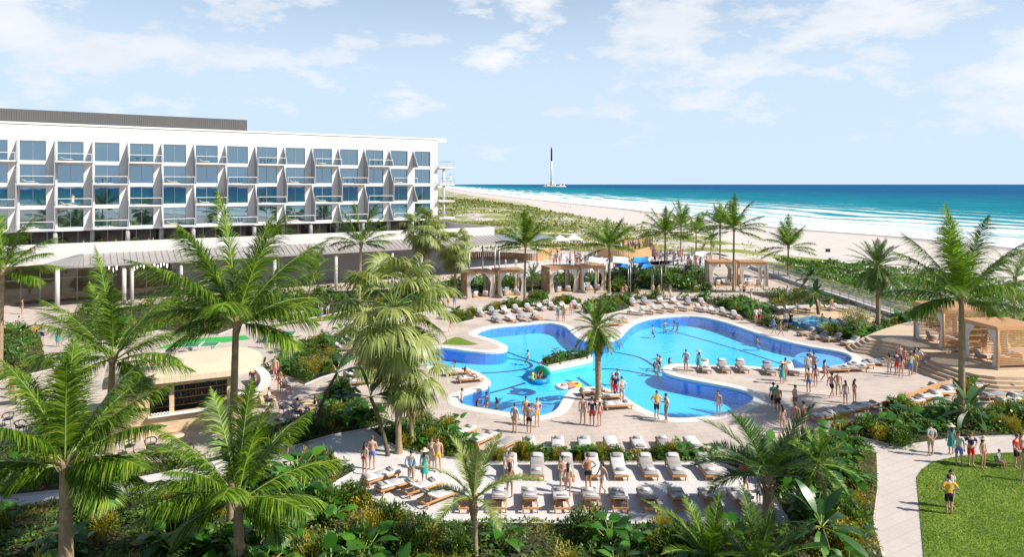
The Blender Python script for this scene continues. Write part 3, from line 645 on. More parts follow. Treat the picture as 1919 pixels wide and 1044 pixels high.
pool=[ptop(a,b) for a,b in PX]
def smooth_closed(poly, it=1):
    for _ in range(it):
        q=[]; n=len(poly)
        for i in range(n):
            a=poly[i]; b=poly[(i+1)%n]; q+=[(a[0]*.75+b[0]*.25,a[1]*.75+b[1]*.25),(a[0]*.25+b[0]*.75,a[1]*.25+b[1]*.75)]
        poly=q
    return poly
pool=smooth_closed(pool,1)
def offset(poly, d):
    n=len(poly); A=sum(poly[i][0]*poly[(i+1)%n][1]-poly[(i+1)%n][0]*poly[i][1] for i in range(n)); s=1 if A>0 else -1; out=[]
    for i in range(n):
        a=poly[(i-2)%n]; b=poly[(i+2)%n]; t=(b[0]-a[0],b[1]-a[1]); l=math.hypot(*t) or 1; out.append((poly[i][0]+s*t[1]/l*d,poly[i][1]-s*t[0]/l*d))
    return out
WZ=-.14; FZ=-1.15
def fill_with_holes(outer, holes, z):
    loops=[[Vector((p[0],p[1],z)) for p in outer]]+[[Vector((p[0],p[1],z)) for p in h] for h in holes]
    tri=tessellate_polygon(loops); V=[v for l in loops for v in l]; fs=[]
    for t in tri:
        a,b,c=[V[i] for i in t]; fs.append(t if (b-a).cross(c-a).z>0 else (t[0],t[2],t[1]))
    return V,fs
po=offset(pool,.32)
mb=MB(); V,fs=fill_with_holes([(PV[0],PV[2]),(PV[1],PV[2]),(PV[1],PV[3]),(PV[0],PV[3])],[po],0); mb.add(V,fs); o=mb.build('paved_terrace',M['paving']); o['kind']='structure'
# white rounded coping, proud of the deck
n=len(pool); mb=MB(); rings=[(offset(pool,.78),.006),(offset(pool,.5),.03),(offset(pool,.03),.035),(offset(pool,-.04),.0),(offset(pool,-.04),WZ-.05)]
vs=[];fs=[]
for rg,z in rings: vs+=[(p[0],p[1],z) for p in rg]
for k in range(len(rings)-1):
    for i in range(n): j=(i+1)%n; fs.append((k*n+i,k*n+j,k*n+n+j,k*n+n+i))
mb.add(vs,fs,0,False); o=mb.build('pool_coping',M['coping']); o['kind']='structure'
# basin: floor and tiled wall, plus raised patches in a shade colour and lane lines
mb=MB(); pw=offset(pool,.0); V,fs=fill_with_holes(pw,[],FZ); mb.add(V,fs,0)
mb.add([(p[0],p[1],FZ) for p in pw]+[(p[0],p[1],WZ+.1) for p in pw],[(i,(i+1)%n,n+(i+1)%n,n+i) for i in range(n)],1)
root=mb.build('swimming_pool',[M['poolfloor'],M['poolwall']]); tag(root,'large free-form swimming pool with lobes, white coping and pale blue bottom','swimming pool')
def shelf(px,z,name='shade_patch'):  # raised patch in the pool shade colour
    mb=MB(); mb.prism(smooth_closed([ptop(a,b,z) for a,b in px],2),FZ+.002,z,0); mb.build(name,M['poolshade'],root)
def clip_shade_patch(ci, r0, z):
    c=P(*ci); pts=[]
    for k in range(28):
        a=k*2*math.pi/28; d=0
        while d<r0:
            d+=.15
            if not inside(pool,np.array([c.x+math.cos(a)*d]),np.array([c.y+math.sin(a)*d]))[0]: break
        pts.append((c.x+math.cos(a)*(d-.08),c.y+math.sin(a)*(d-.08)))
    return pts
for ci,r0 in (((1575,668),3.6),((1020,772),3.2)):
    if r0:
        mb=MB(); mb.prism(clip_shade_patch(ci,r0,-.5),FZ+.003,-.45,0); mb.build('shade_patch',M['poolshade'],root)  # raised darker patches stand in for shade and reflections in the pool
def lane(px,w=.28):
    mb=MB(); pts=[P(a,b,FZ) for a,b in px]; vs=[]
    for i,p in enumerate(pts):
        d=(pts[min(i+1,len(pts)-1)]-pts[max(i-1,0)]).normalized(); s=Vector((-d.y,d.x,0)); vs+=[p+s*w/2+Vector((0,0,.01)),p-s*w/2+Vector((0,0,.01))]
    mb.add(vs,[(2*i,2*i+2,2*i+3,2*i+1) for i in range(len(pts)-1)]); mb.build('lane_line',M['lane'],root)
def sm(px,it=2):
    for _ in range(it):
        q=[px[0]]
        for i in range(len(px)-1):
            a,b=px[i],px[i+1]; q+=[(a[0]*.75+b[0]*.25,a[1]*.75+b[1]*.25),(a[0]*.25+b[0]*.75,a[1]*.25+b[1]*.75)]
        px=q+[px[-1]]
    return px
for l in ([(1205,604),(1250,618),(1330,640),(1400,661),(1460,681),(1490,690)],[(1248,601),(1310,613),(1390,634),(1470,658),(1540,682)],[(1282,598),(1330,604),(1400,625),(1480,648),(1570,668)]): lane(l,.26)
for l in (sm([(950,660),(975,669),(1000,677),(1020,685)]),sm([(830,665),(900,668),(960,672),(990,678),(1000,688),(975,694),(930,699),(893,700)]),sm([(915,738),(950,729),(985,718)]),
          sm([(1030,708),(1060,712),(1085,720)]),sm([(1145,659),(1190,667),(1210,675),(1230,690),(1242,694)]),sm([(1110,727),(1088,712),(1078,703),(1100,695),(1135,691),(1170,694),(1200,700),(1237,707)])): lane(l,.30)
mb=MB(); V,fs=fill_with_holes(offset(pool,-.02),[],WZ); mb.add(V,fs); o=mb.build('pool_water',M['water']); o['kind']='structure'
# island planter in the pool
isl=[ptop(a,b,.16) for a,b in [(1009,682),(1013,676),(1022,670.5),(1033,667),(1060,664),(1090,662),(1107,664),(1113,668),(1108,673),(1085,678),(1055,684),(1035,689),(1020,689)]]; isl=smooth_closed(isl,1)
mb=MB(); mb.prism(offset(isl,-.02),FZ,WZ-.02,2); mb.prism(isl,WZ-.02,.16,0); mb.prism(offset(isl,-.35),.1,.18,1); o=mb.build('island_planter',[M['coping'],M['soil'],M['poolfloor']]); tag(o,'low curved white planter wall standing as an island in the middle of the pool','planter')

# ------------------------------------------------------------------ small raised pool on its deck
def raised_pool():
    r=empty('plunge_pool',P(1525,612)); c=P(1525,612)
    tag(r,'small raised square plunge pool with blue tiled side on the timber terrace','swimming pool')
    q=[ptop(a,b,.55) for a,b in [(1467,597),(1520,590),(1587,600),(1541,613)]]; loc=[(x-c.x,y-c.y) for x,y in q]
    mb=MB(); inn=[]; cx=sum(p[0] for p in loc)/4; cy=sum(p[1] for p in loc)/4
    for x,y in loc: inn.append((cx+(x-cx)*.93,cy+(y-cy)*.93))
    mb.prism(loc,0,.5,0,top=False); mb.build('tiled_wall',[M['poolwall']],r)
    mb=MB(); V,fs=fill_with_holes(loc,[inn],.5); mb.add(V,fs,0); mb.add([(x,y,.1) for x,y in inn]+[(x,y,.5) for x,y in inn],[(i,(i+1)%4,4+(i+1)%4,4+i) for i in range(4)],0); mb.build('rim',[M['coping']],r)
    mb=MB(); V,fs=fill_with_holes(inn,[],.1); mb.add(V,fs); mb.build('basin_floor',[M['poolfloor']],r)
    mb=MB(); V,fs=fill_with_holes(inn,[],.46); mb.add(V,fs); mb.build('water_surface',[M['water']],r)
raised_pool()
# ------------------------------------------------------------------ pavings and lawn laid on the terrace
def sheet(name,px,z,mat,it=0,kind='structure',zz=0):
    poly=[ptop(a,b) for a,b in px]; poly=smooth_closed(poly,it) if it else poly
    mb=MB(); V,fs=fill_with_holes(poly,[],z); mb.add(V,fs); o=mb.build(name,mat); o['kind']=kind; return o
DECK=[(618,911),(670,881),(612,862),(480,886),(330,908),(225,941),(170,934),(0,952),(-300,975),(-300,950),(0,936),(172,918),(215,908),(312,889),(472,851),(520,849),(620,819),(690,807),(718,803),(748,822),(700,864),(750,842),(800,862),(880,868),(1350,868),(1440,905),(1470,990),(1470,984),(880,981),(820,981)]
sheet('loungers_deck_paving',[(618,911),(670,881),(700,862),(750,842),(800,855),(880,866),(1350,866),(1420,895),(1490,984),(880,981),(820,981)],.008,M['whitepave'])
sheet('garden_path',[(670,882),(612,863),(480,887),(330,908),(225,941),(170,934),(0,952),(-500,985),(-500,955),(0,936),(172,918),(215,908),(312,889),(472,851),(520,849),(620,819),(690,807),(720,803),(745,842),(700,866)],.010,M['whitepave'])
sheet('curved_path',[(1480,834),(1560,822),(1610,815),(1680,838),(1760,820),(1919,812),(2500,800),(2500,870),(1919,849),(1863,851),(1797,856),(1747,867),(1727,881),(1717,897),(1724,970),(1732,1050),(1760,1400),(1700,1400),(1655,1050),(1640,984),(1648,917),(1643,851),(1607,834)],.006,M['pathpave'])
o=sheet('lawn',[(1733,1060),(1725,970),(1718,897),(1728,881),(1748,867),(1797,856),(1863,851),(1919,849),(2500,838),(3200,1400),(1775,1400)],.035,M['grass'])
o=sheet('grass_patch',[(829,645),(838,638),(853,632.5),(862,633),(880,640),(897,646),(880,647),(850,646.5)],.03,M['grass'])
o=sheet('play_lawn',[(485,614),(520,608),(600,595),(660,582),(700,585),(665,592),(615,601),(540,609),(490,618)],.03,M['grass'])
# grass blades along the lawn as one fine ground cover
def lawn_blades():
    g=np.random.default_rng(3); poly=[ptop(a,b) for a,b in [(1733,1060),(1725,970),(1718,897),(1728,881),(1748,867),(1797,856),(1863,851),(1919,849),(1990,849),(2050,1080)]]
    xs=[p[0] for p in poly]; ys=[p[1] for p in poly]; n=60000; X=g.uniform(min(xs),max(xs),n);Y=g.uniform(min(ys),max(ys),n); k=inside(poly,X,Y); X=X[k];Y=Y[k]; n=len(X)
    d=unit(np.stack([g.normal(0,.5,n),g.normal(0,.5,n),np.ones(n)],1)); S=leaf_strips(np.stack([X,Y,np.full(n,.03)],1),d,g.uniform(.05,.10,n),np.full(n,.035),1,g,.2,shape='blade')
    o=link_mesh('grass',strip_mesh('grass',S,[leafmat('lawn_blade',[(.09,.17,.018),(.13,.22,.025),(.18,.28,.04)],.3)])); tag(o,'short green grass of the lawn beside the curved path','grass',kind='stuff')
lawn_blades()

# ------------------------------------------------------------------ hotel
HO=np.array([-67.5,96.0]); HD=np.array([.843,.537]); HN=np.array([.537,-.843])
def hs(px,o=0.0):
    k=(px-CX)/F; ox,oy=HO+HN*o; return (k*oy-ox)/(HD[0]-k*HD[1])
HM=Matrix(((HD[0],HN[0],0,HO[0]),(HD[1],HN[1],0,HO[1]),(0,0,1,0),(0,0,0,1)))   # local (s, o, z), o = outward
def hbox(mb,s0,o0,z0,s1,o1,z1,mi=0): 
    # handedness flips, so swap winding by building from reversed y
    vs=[HM@Vector(p) for p in ((s0,o0,z0),(s1,o0,z0),(s1,o1,z0),(s0,o1,z0),(s0,o0,z1),(s1,o0,z1),(s1,o1,z1),(s0,o1,z1))]
    mb.add(vs,((0,1,2,3),(4,7,6,5),(0,4,5,1),(1,5,6,2),(2,6,7,3),(3,7,4,0)),mi)
M['fin_shade']=solid('fin_shade_grey',(.34,.33,.35),.75,.04,.4)  # grey instead of white: shade on the fins put into their colour
hotel=empty('hotel_building',(0,0,0)); tag(hotel,'long white hotel wing with zigzag balconies and dark blue windows facing the pool','building')
BP=[-215,-125,-43,32.5,103.7,173.7,240,303,363.7,422.5,478.4,532.5,584.5,634.5,683,730,775,817]
BS=[hs(p) for p in BP]; ST=3.2; ZT=18.3; ROOF=23.6; DB=2.2
s0,s1=BS[0],BS[-1]
mb=MB(); hbox(mb,s0,-16,8.2,s1,-.45,ROOF-.15); hbox(mb,s0,-.45,ZT+2.86,s1,0,ROOF-.15)
for i in range(len(BS)-1):
    w_=BS[i+1]-BS[i]; a=BS[i]+w_*.06; b=BS[i]+w_*.76
    hbox(mb,BS[i],-.45,8.25,a,0,ZT+2.86); hbox(mb,b,-.45,8.25,BS[i+1],0,ZT+2.86)
    for r in range(4):
        z=ZT-ST*r; hbox(mb,a,-.45,z-.46,b,-.012,z+.06)
        if r>0: hbox(mb,a,-.45,z+2.72,b,-.014,z+ST-.46)
hbox(mb,s1,-16,8.2,s1+.35,.05,ROOF-.15)
mb.build('wall',M['white'],hotel)
mb=MB(); hbox(mb,s0,-16.2,ROOF-.15,s1+2.2,.12,ROOF+.12); hbox(mb,s1+.3,-.1,ROOF-.55,s1+2.2,.10,ROOF-.15); mb.build('roof_slab',M['white_trim'],hotel)
mb=MB(); e=hs(463,-9); hbox(mb,s0,-15,ROOF+.12,e,-9,26.3)
x=s0
while x<e: hbox(mb,x,-9.0,ROOF+.2,x+.12,-8.93,26.25); x+=.3
mb.build('rooftop_screen',solid('ribbed_grey_metal',(.105,.105,.105),.6,.05,1),hotel)
for i in range(len(BS)-1):
    w_=BS[i+1]-BS[i]; a=BS[i]+w_*.06; b=BS[i]+w_*.76
    for r in range(4):
        z=ZT-ST*r
        mb=MB(); hbox(mb,a,-.30,z+.06,b,-.27,z+2.86 if r==0 else z+2.72); wn=mb.build('window',M['glass'],hotel)
        mb=MB(); zt=z+(2.86 if r==0 else 2.72); m_=(a+b)/2
        for (p,q) in ((a,a+.06),(m_-.04,m_+.04),(b-.06,b)): hbox(mb,p,-.26,z+.06,q,-.20,zt)
        hbox(mb,a,-.255,zt-.06,b,-.205,zt-.003); hbox(mb,a,-.255,z+.063,b,-.205,z+.12); mb.build('frame',M['steel'],wn)
        if (i%2==0) == (r%2==0) and i<len(BS)-2:   # balcony bays alternate
            mb=MB(); hbox(mb,BS[i]+.07,.003,z-.2,BS[i+1]-.07,DB,z-.02); bal=mb.build('balcony',M['white'],hotel)
            mb=MB(); hbox(mb,BS[i]+.1,DB-.10,z,BS[i+1]-.1,DB-.085,z+1.0); mb.build('glass_balustrade',M['clear'],bal)
            mb=MB(); hbox(mb,BS[i]+.1,DB-.12,z+1.0,BS[i+1]-.1,DB-.06,z+1.08)
            for q in (BS[i]+.12,BS[i+1]-.16): hbox(mb,q,DB-.12,z,q+.04,DB-.07,z+1.0)
            mb.build('handrail',M['white_trim'],bal)
# zigzag side fins
for i in range(1,len(BS)-1):
    st=0 if i%2==0 else 1   # boundary i is the left edge of bay i; balcony of bay i starts at storey st
    segs=[]; r=st
    if st==1: segs.append([(0,ZT+2.95),(DB,ZT-.2),(0,ZT-.2)])
    while r<4:
        zt=ZT-ST*r+ (2.95 if r==0 else ST-.2); zb=ZT-ST*r-.2; z2=ZT-ST*(r+1)-.2
        if i>=len(BS)-2 and r%2==1 or True:
            segs.append([(0,zt),(DB,zb)]+([(DB,z2),(0,z2)] if r<3 and i<len(BS)-2 else [(0,zb)]))
        r+=2
    for sg in segs:
        mb=MB(); s=BS[i]; n=len(sg); t=.07
        va=[HM@Vector((s-t,o,z)) for o,z in sg]; vb=[HM@Vector((s+t,o,z)) for o,z in sg]
        mb.add(va+vb,[tuple(range(n)),tuple(reversed(range(n,2*n)))]+[(k,n+k,n+(k+1)%n,(k+1)%n) for k in range(n)]); mb.build('balcony_fin',M['fin_shade'],hotel)
# end balconies and their column
for r in range(4):
    z=ZT-ST*r; mb=MB(); hbox(mb,s1+.36,-5,z-.28,s1+3.6,.9,z); eb=mb.build('end_balcony',M['white_trim'],hotel)
    mb=MB(); hbox(mb,s1+.4,-4.6,z-.36,s1+2.9,.5,z-.283); mb.build('timber_soffit',M['wood'],eb)
    mb=MB()
    hbox(mb,s1+.4,.82,z+1.0,s1+3.5,.87,z+1.06); hbox(mb,s1+3.45,-4.9,z+1.0,s1+3.5,.82,z+1.06)
    for q in (s1+.45,s1+1.95,s1+3.45): hbox(mb,q,.82,z,q+.05,.87,z+1.0)
    mb.build('handrail',M['steel'],eb)
mb=MB(); mb.tube([HM@Vector((s1+1.6,.2,6)),HM@Vector((s1+1.6,.2,ZT-.3))],.24,12); mb.build('column',M['concrete'],hotel)
# recessed fifth level
mb=MB(); hbox(mb,s0,-3.2,6.0,s1,-3.0,8.2); lg=mb.build('recessed_glazing',solid('dark_lounge_glass',(.02,.018,.016),.15,.1,2,spec=.6),hotel)
mb=MB(); x=s0
while x<s1: hbox(mb,x,-2.98,6.0,x+.07,-2.9,8.2); x+=1.9
mb.build('mullions',M['steel'],lg)
for i in range(2,len(BS)-1):
    mb=MB(); mb.tube([HM@Vector((BS[i],-.5,6.1)),HM@Vector((BS[i],-.5,8.25))],[.34,.28],12); mb.build('column',M['grey_wall'],hotel)

# podium with its canopy
pod=empty('lobby_podium',(0,0,0)); tag(pod,'low pale podium with sloping ribbed metal canopy in front of the hotel rooms','building')
OP=17.0; OE=20.5; pr=hs(927,OP); pl=hs(-330,OP); cl_=hs(105,OP)
mb=MB(); hbox(mb,pl,-3,5.7,pr-.3,OP-.3,5.98); mb.build('roof_terrace',M['concrete'],pod)
mb=MB(); hbox(mb,pl,OP-.3,5.2,pr,OP,7.7); hbox(mb,pr-.3,-3,5.2,pr,OP-.3,7.7); mb.build('parapet',M['podium'],pod)
# grey wall and glazing below
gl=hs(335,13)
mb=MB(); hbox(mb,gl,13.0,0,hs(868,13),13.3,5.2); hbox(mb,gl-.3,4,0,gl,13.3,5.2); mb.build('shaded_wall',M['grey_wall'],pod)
warm=solid('warm_lobby_plaster',(.62,.50,.36),.8,.12,.5)
mb=MB(); hbox(mb,hs(-330,4),3.6,0,gl-.3,4,5.2); hbox(mb,hs(-330,13),4,-.02,gl-.3,13,.03); mb.build('lobby_interior_wall',warm,pod)
mb=MB(); hbox(mb,hs(-330,13),4,4.6,gl-.3,15,4.9); mb.build('lobby_ceiling',solid('timber_lobby_ceiling',(.30,.18,.10),.6,.2,2),pod)
for k in range(9):
    a=hs(-330,13)+k*(gl-hs(-330,13))/9; b=hs(-330,13)+(k+1)*(gl-hs(-330,13))/9
    mb=MB(); hbox(mb,a+.06,13.1,.04,b-.06,13.13,4.6); gp=mb.build('lobby_glazing',M['shopglass'],pod)
    mb=MB(); hbox(mb,a-.05,13.05,0,a+.05,13.2,4.6); hbox(mb,(a+b)/2-.03,13.05,.1,(a+b)/2+.03,13.18,4.6); hbox(mb,a+.05,13.06,3.0,(a+b)/2-.03,13.17,3.08); hbox(mb,(a+b)/2+.03,13.06,3.0,b-.05,13.17,3.08); mb.build('mullions',M['steel'],gp)
# canopy: standing-seam slope with a rounded end
ec=hs(1042,OE); mb=MB(); R0=OE-OP+2.6
def canopy_strip(mb):
    z0,z1=6.28,5.25; top=[];bot=[]
    sC=hs(130,OP)+1.5
    path=[(s,0.0) for s in np.linspace(pr,sC,84)]
    for s,_ in path: top.append((s,OP+.003,z0)); bot.append((s,OE,z1))
    for k in range(1,15):
        a=k/14*R(100); top.append((sC-math.sin(a)*.6,OP-.6+math.cos(a)*.6,z0)); bot.append((sC-math.sin(a)*4.1,OP-.6+math.cos(a)*4.1,z1))
    return top,bot
top,bot=canopy_strip(mb); n=len(top)
vs=[HM@Vector(p) for p in top]+[HM@Vector(p) for p in bot]+[HM@Vector((p[0],p[1],p[2]-.28)) for p in bot]+[HM@Vector((p[0],p[1],bot[0][2]-.28)) for p in top]
fs=[]
for i in range(n-1):
    fs+=[(i,i+1,n+i+1,n+i),(n+i,n+i+1,2*n+i+1,2*n+i),(2*n+i,2*n+i+1,3*n+i+1,3*n+i)]
mb.add(vs,fs,0)
cn=mb.build('canopy',solid('pale_metal_canopy',(.30,.275,.265),.5,.05,1),pod)
mb=MB()
for i in range(0,n):
    a=HM@Vector(top[i]); b=HM@Vector(bot[i]); mb.beam(a+Vector((0,0,.03)),b+Vector((0,0,.03)),.05,.07)
mb.build('standing_seam',M['steel'],cn)
for px in (108,233,248,340,515,630,736,790):
    s=hs(px,OE-.6); p=HM@Vector((s,OE-.6,0)); mb=MB(); mb.tube([(p.x,p.y,0),(p.x,p.y,5.15)],.25 if px in(108,233,515,630) else .2,12); mb.build('column',M['concrete'],pod)
# far open canopy on slim posts
fc=empty('open_canopy',(0,0,0)); tag(fc,'thin flat grey canopy roof on slim posts past the podium end','canopy')
mb=MB(); a=P(868,470,4.9); b=P(1044,452,4.9); c=P(1000,443,4.9); d=P(925,447,4.9)
def slab(mb,pts,t,mi=0):
    n=len(pts); mb.add([tuple(p) for p in pts]+[(p[0],p[1],p[2]-t) for p in pts],[tuple(range(n)),tuple(reversed(range(n,2*n)))]+[(i,(i+1)%n,n+(i+1)%n,n+i) for i in range(n)],mi)
A=P(866,457,4.8);B=P(1044,446,4.8);C=P(1004,438,4.8);D=P(880,440,4.8)
slab(mb,[A,B,C,D],.25); mb.build('roof',M['steel'],fc)
for px,py in ((905,512),(928,514),(936,512),(1007,495),(880,530)):
    p=P(px,py); mb=MB(); mb.tube([(p.x,p.y,0),(p.x,p.y,4.6)],.13,8); mb.build('post',M['steel'],fc)
# pendant lamps inside the lobby
em,nt2,out2=newmat('lamp_glow'); e_=N(nt2,'ShaderNodeEmission',Strength=6.0); e_.inputs[0].default_value=(1,.93,.82,1); L(nt2,e_.outputs[0],out2.inputs[0]); M['glow']=em
for k,px in enumerate((252,258,264,270,290,296,302,308,314,205,212,219)):
    s=hs(px,9); p=HM@Vector((s,9,0)); o=empty('pendant_lamp',(p.x,p.y,3.0)); tag(o,'small white pendant lamp hanging behind the lobby glass','lamp','pendant lamps in the lobby')
    z=(k*37%5)*.12; mb=MB(); mb.tube([(0,0,z),(0,0,z+.55)],.07,8); mb.build('lamp_shade',M['glow'],o); mb=MB(); mb.tube([(0,0,z+.55),(0,0,1.6)],.01,4); mb.build('cord',M['steel'],o)
# ------------------------------------------------------------------ people
J0=dict(pel=(0,0,.95),wst=(0,.01,1.10),cst=(0,0,1.30),nkb=(0,.01,1.47),nkt=(0,-.01,1.56),
  hl=(.095,0,.90),kl=(.10,-.02,.49),al=(.10,.02,.09),tl=(.115,-.15,.03),
  sl=(.185,.01,1.42),el=(.235,.03,1.14),wl=(.235,-.05,.90))
for k in list(J0):
    if k[-1]=='l' and len(k)==2: x,y,z=J0[k]; J0[k[0]+'r']=(-x,y,z)
EDG=[('pel','wst'),('wst','cst'),('cst','nkb'),('nkb','nkt'),('pel','hl'),('hl','kl'),('kl','al'),('al','tl'),('pel','hr'),('hr','kr'),('kr','ar'),('ar','tr'),('cst','sl'),('sl','el'),('el','wl'),('cst','sr'),('sr','er'),('er','wr')]
RAD=dict(pel=(.145,.105),wst=(.125,.092),cst=(.15,.105),nkb=(.085,.07),nkt=(.052,.052),hl=(.088,.088),kl=(.056,.056),al=(.038,.04),tl=(.032,.026),sl=(.062,.062),el=(.042,.042),wl=(.028,.026))
for k in list(RAD):
    if len(k)==2: RAD[k[0]+'r']=RAD[k]
POSES={
 'stand':{}, 'relax':dict(kl=(.12,-.06,.49),al=(.14,-.02,.09),tl=(.18,-.17,.03),wr=(-.19,-.14,1.0)),
 'hips':dict(el=(.37,.08,1.19),wl=(.19,-.05,1.04),er=(-.37,.08,1.19),wr=(-.19,-.05,1.04)),
 'walk':dict(kl=(.09,-.20,.50),al=(.09,-.26,.10),tl=(.10,-.42,.05),kr=(-.09,.02,.50),ar=(-.09,.30,.13),tr=(-.09,.20,.03),el=(.23,.14,1.16),wl=(.23,.16,.93),er=(-.23,-.08,1.15),wr=(-.22,-.25,.98)),
 'talk':dict(er=(-.24,0,1.15),wr=(-.17,-.22,1.20),kl=(.11,-.05,.49),al=(.13,0,.09),tl=(.17,-.15,.03)),
 'armup':dict(er=(-.33,-.03,1.55),wr=(-.15,-.05,1.66),kl=(.11,-.05,.49)),
 'behind':dict(el=(.26,.10,1.15),wl=(.06,.15,.96),er=(-.26,.10,1.15),wr=(-.06,.15,.94)),
 'sit':dict(pel=(0,0,.52),wst=(0,.03,.67),cst=(0,.02,.87),nkb=(0,.0,1.04),nkt=(0,-.02,1.13),hl=(.095,-.02,.50),hr=(-.095,-.02,.50),kl=(.11,-.42,.50),kr=(-.11,-.42,.50),al=(.11,-.44,.09),ar=(-.11,-.44,.09),tl=(.12,-.60,.03),tr=(-.12,-.60,.03),
     sl=(.185,0,.99),sr=(-.185,0,.99),el=(.24,-.08,.74),er=(-.24,-.08,.74),wl=(.15,-.30,.66),wr=(-.15,-.30,.66)),
 'recline':dict(pel=(0,0,.48),wst=(0,.13,.55),cst=(0,.30,.67),nkb=(0,.45,.77),nkt=(0,.52,.83),hl=(.095,-.03,.46),hr=(-.095,-.03,.46),kl=(.11,-.42,.62),kr=(-.11,-.44,.47),al=(.11,-.72,.42),ar=(-.11,-.86,.44),tl=(.12,-.84,.50),tr=(-.12,-.90,.60),
     sl=(.185,.40,.73),sr=(-.185,.40,.73),el=(.30,.26,.60),er=(-.30,.26,.60),wl=(.22,.02,.56),wr=(-.22,.02,.56)),
 'swim':dict(kl=(.12,-.26,.66),al=(.12,-.02,.48),tl=(.13,-.10,.36),kr=(-.12,-.30,.68),ar=(-.12,-.06,.46),tr=(-.13,-.14,.34),el=(.36,-.12,1.30),wl=(.45,-.36,1.25),er=(-.36,-.12,1.30),wr=(-.42,-.38,1.25)),
 'lift':dict(el=(.36,0,1.62),wl=(.33,-.03,1.88)),
}
def uvsphere(mb,c,r,n=12,m=9,mi=0,fn=None,M3=None):
    vs=[];fs=[]
    for i in range(m+1):
        th=math.pi*i/m
        for k in range(n):
            a=2*math.pi*k/n; p=Vector((math.sin(th)*math.cos(a)*r[0],math.sin(th)*math.sin(a)*r[1],math.cos(th)*r[2]))
            if fn: p=fn(p)
            if M3: p=M3@p
            vs.append(p+Vector(c))
    for i in range(m):
        for k in range(n): j=(k+1)%n; fs.append((i*n+k,i*n+n+k,i*n+n+j,i*n+j))
    mb.add(vs,fs,mi,True)
_body={}
def body(pose, fem=False):
    key=(pose,fem)
    if key in _body: return _body[key]
    J={k:Vector(v) for k,v in J0.items()}; J.update({k:Vector(v) for k,v in POSES[pose].items()})
    if fem:
        for k in ('sl','sr','el','er'): J[k]=Vector((J[k].x*.88,J[k].y,J[k].z))
    names=list(J); ix={n:i for i,n in enumerate(names)}
    me=bpy.data.meshes.new('sk'); me.from_pydata([J[n] for n in names],[(ix[a],ix[b]) for a,b in EDG],[]); ob=bpy.data.objects.new('sk',me); COL.objects.link(ob)
    ob.modifiers.new('s','SKIN'); 
    for n in names:
        v=me.skin_vertices[0].data[ix[n]]; r=RAD[n]
        if fem: r=(r[0]*{'wst':.84,'cst':.84,'pel':1.04,'sl':.82,'sr':.82}.get(n,.92),r[1]*.92)
        v.radius=r; v.use_root=(n=='pel')
    sb=ob.modifiers.new('d','SUBSURF'); sb.levels=1; sb.render_levels=1
    dg=bpy.context.evaluated_depsgraph_get(); ev=ob.evaluated_get(dg); m2=bpy.data.meshes.new_from_object(ev)
    V=[v.co.copy() for v in m2.vertices]; Fc=[tuple(p.vertices) for p in m2.polygons]; Nn=[v.normal.copy() for v in m2.vertices]
    bpy.data.objects.remove(ob)
    # region of each vertex
    reg=[]
    for p in V:
        best=None
        for a,b in EDG:
            A,B=J[a],J[b]; d=B-A; t=max(0,min(1,(p-A).dot(d)/max(d.length_squared,1e-9))); q=(p-(A+d*t)).length
            if best is None or q<best[0]: best=(q,(a,b),t)
        reg.append((best[1],best[2]))
    _body[key]=(J,V,Fc,Nn,reg); return _body[key]
_meshc={}
def body_mesh(pose,fem):
    key=('b',pose,fem)
    if key in _meshc: return _meshc[key]
    J,V,Fc,Nn,reg=body(pose,fem); mb=MB(); mb.add(V,Fc,0,True)
    up=(J['nkt']-J['nkb']).normalized(); hc=J['nkt']+up*.10
    if pose=='recline': up=Vector((0,.2,1)).normalized()
    def face(p):
        if p.y<0 and abs(p.x)<.022 and -.035<p.z<.015: p.y-=.016*(1-abs(p.x)/.03)
        if p.z<-.05: p.x*=.86
        return p
    uvsphere(mb,hc,(.074,.092,.115),14,12,0,face)
    for s in (-1,1):
        uvsphere(mb,hc+Vector((s*.076,.008,-.005)),(.011,.02,.03),6,5,0)      # ears
        uvsphere(mb,hc+Vector((s*.030,-.084,.008)),(.011,.006,.007),6,5,1)     # eyes
        mb.cbox(tuple(hc+Vector((s*.030,-.088,.026))),(.026,.006,.005),1)
    uvsphere(mb,hc+Vector((0,-.086,-.052)),(.022,.006,.007),7,5,2)
    for s,k in ((1,'l'),(-1,'r')):                                               # hands
        w=J['w'+k]; d=(w-J['e'+k]).normalized(); side=d.cross(Vector((0,1,0) if abs(d.y)<.8 else (0,0,1))).normalized()*-s; nrm=d.cross(side).normalized()
        Mx=Matrix((side,nrm,d)).transposed()
        uvsphere(mb,w+d*.045,(.040,.017,.055),8,6,0,None,Mx)
        for f,(o,l) in enumerate(((-.030,.062),(-.010,.075),(.010,.078),(.029,.060))):
            b=w+d*.085+side*o; kn=b+d*l*.5+nrm*.006; mb.tube([b-d*.02,b,kn,b+d*l*.92+nrm*.022],[.009,.009,.008,.006],5,0)
        b=w+d*.03-side*.034; mb.tube([b,b-side*.022+d*.025,b-side*.028+d*.055+nrm*.01],[.011,.010,.007],5,0)
    _meshc[key]=mb.mesh('body',[SK[0],M['eye'],M['lips']]); return _meshc[key]
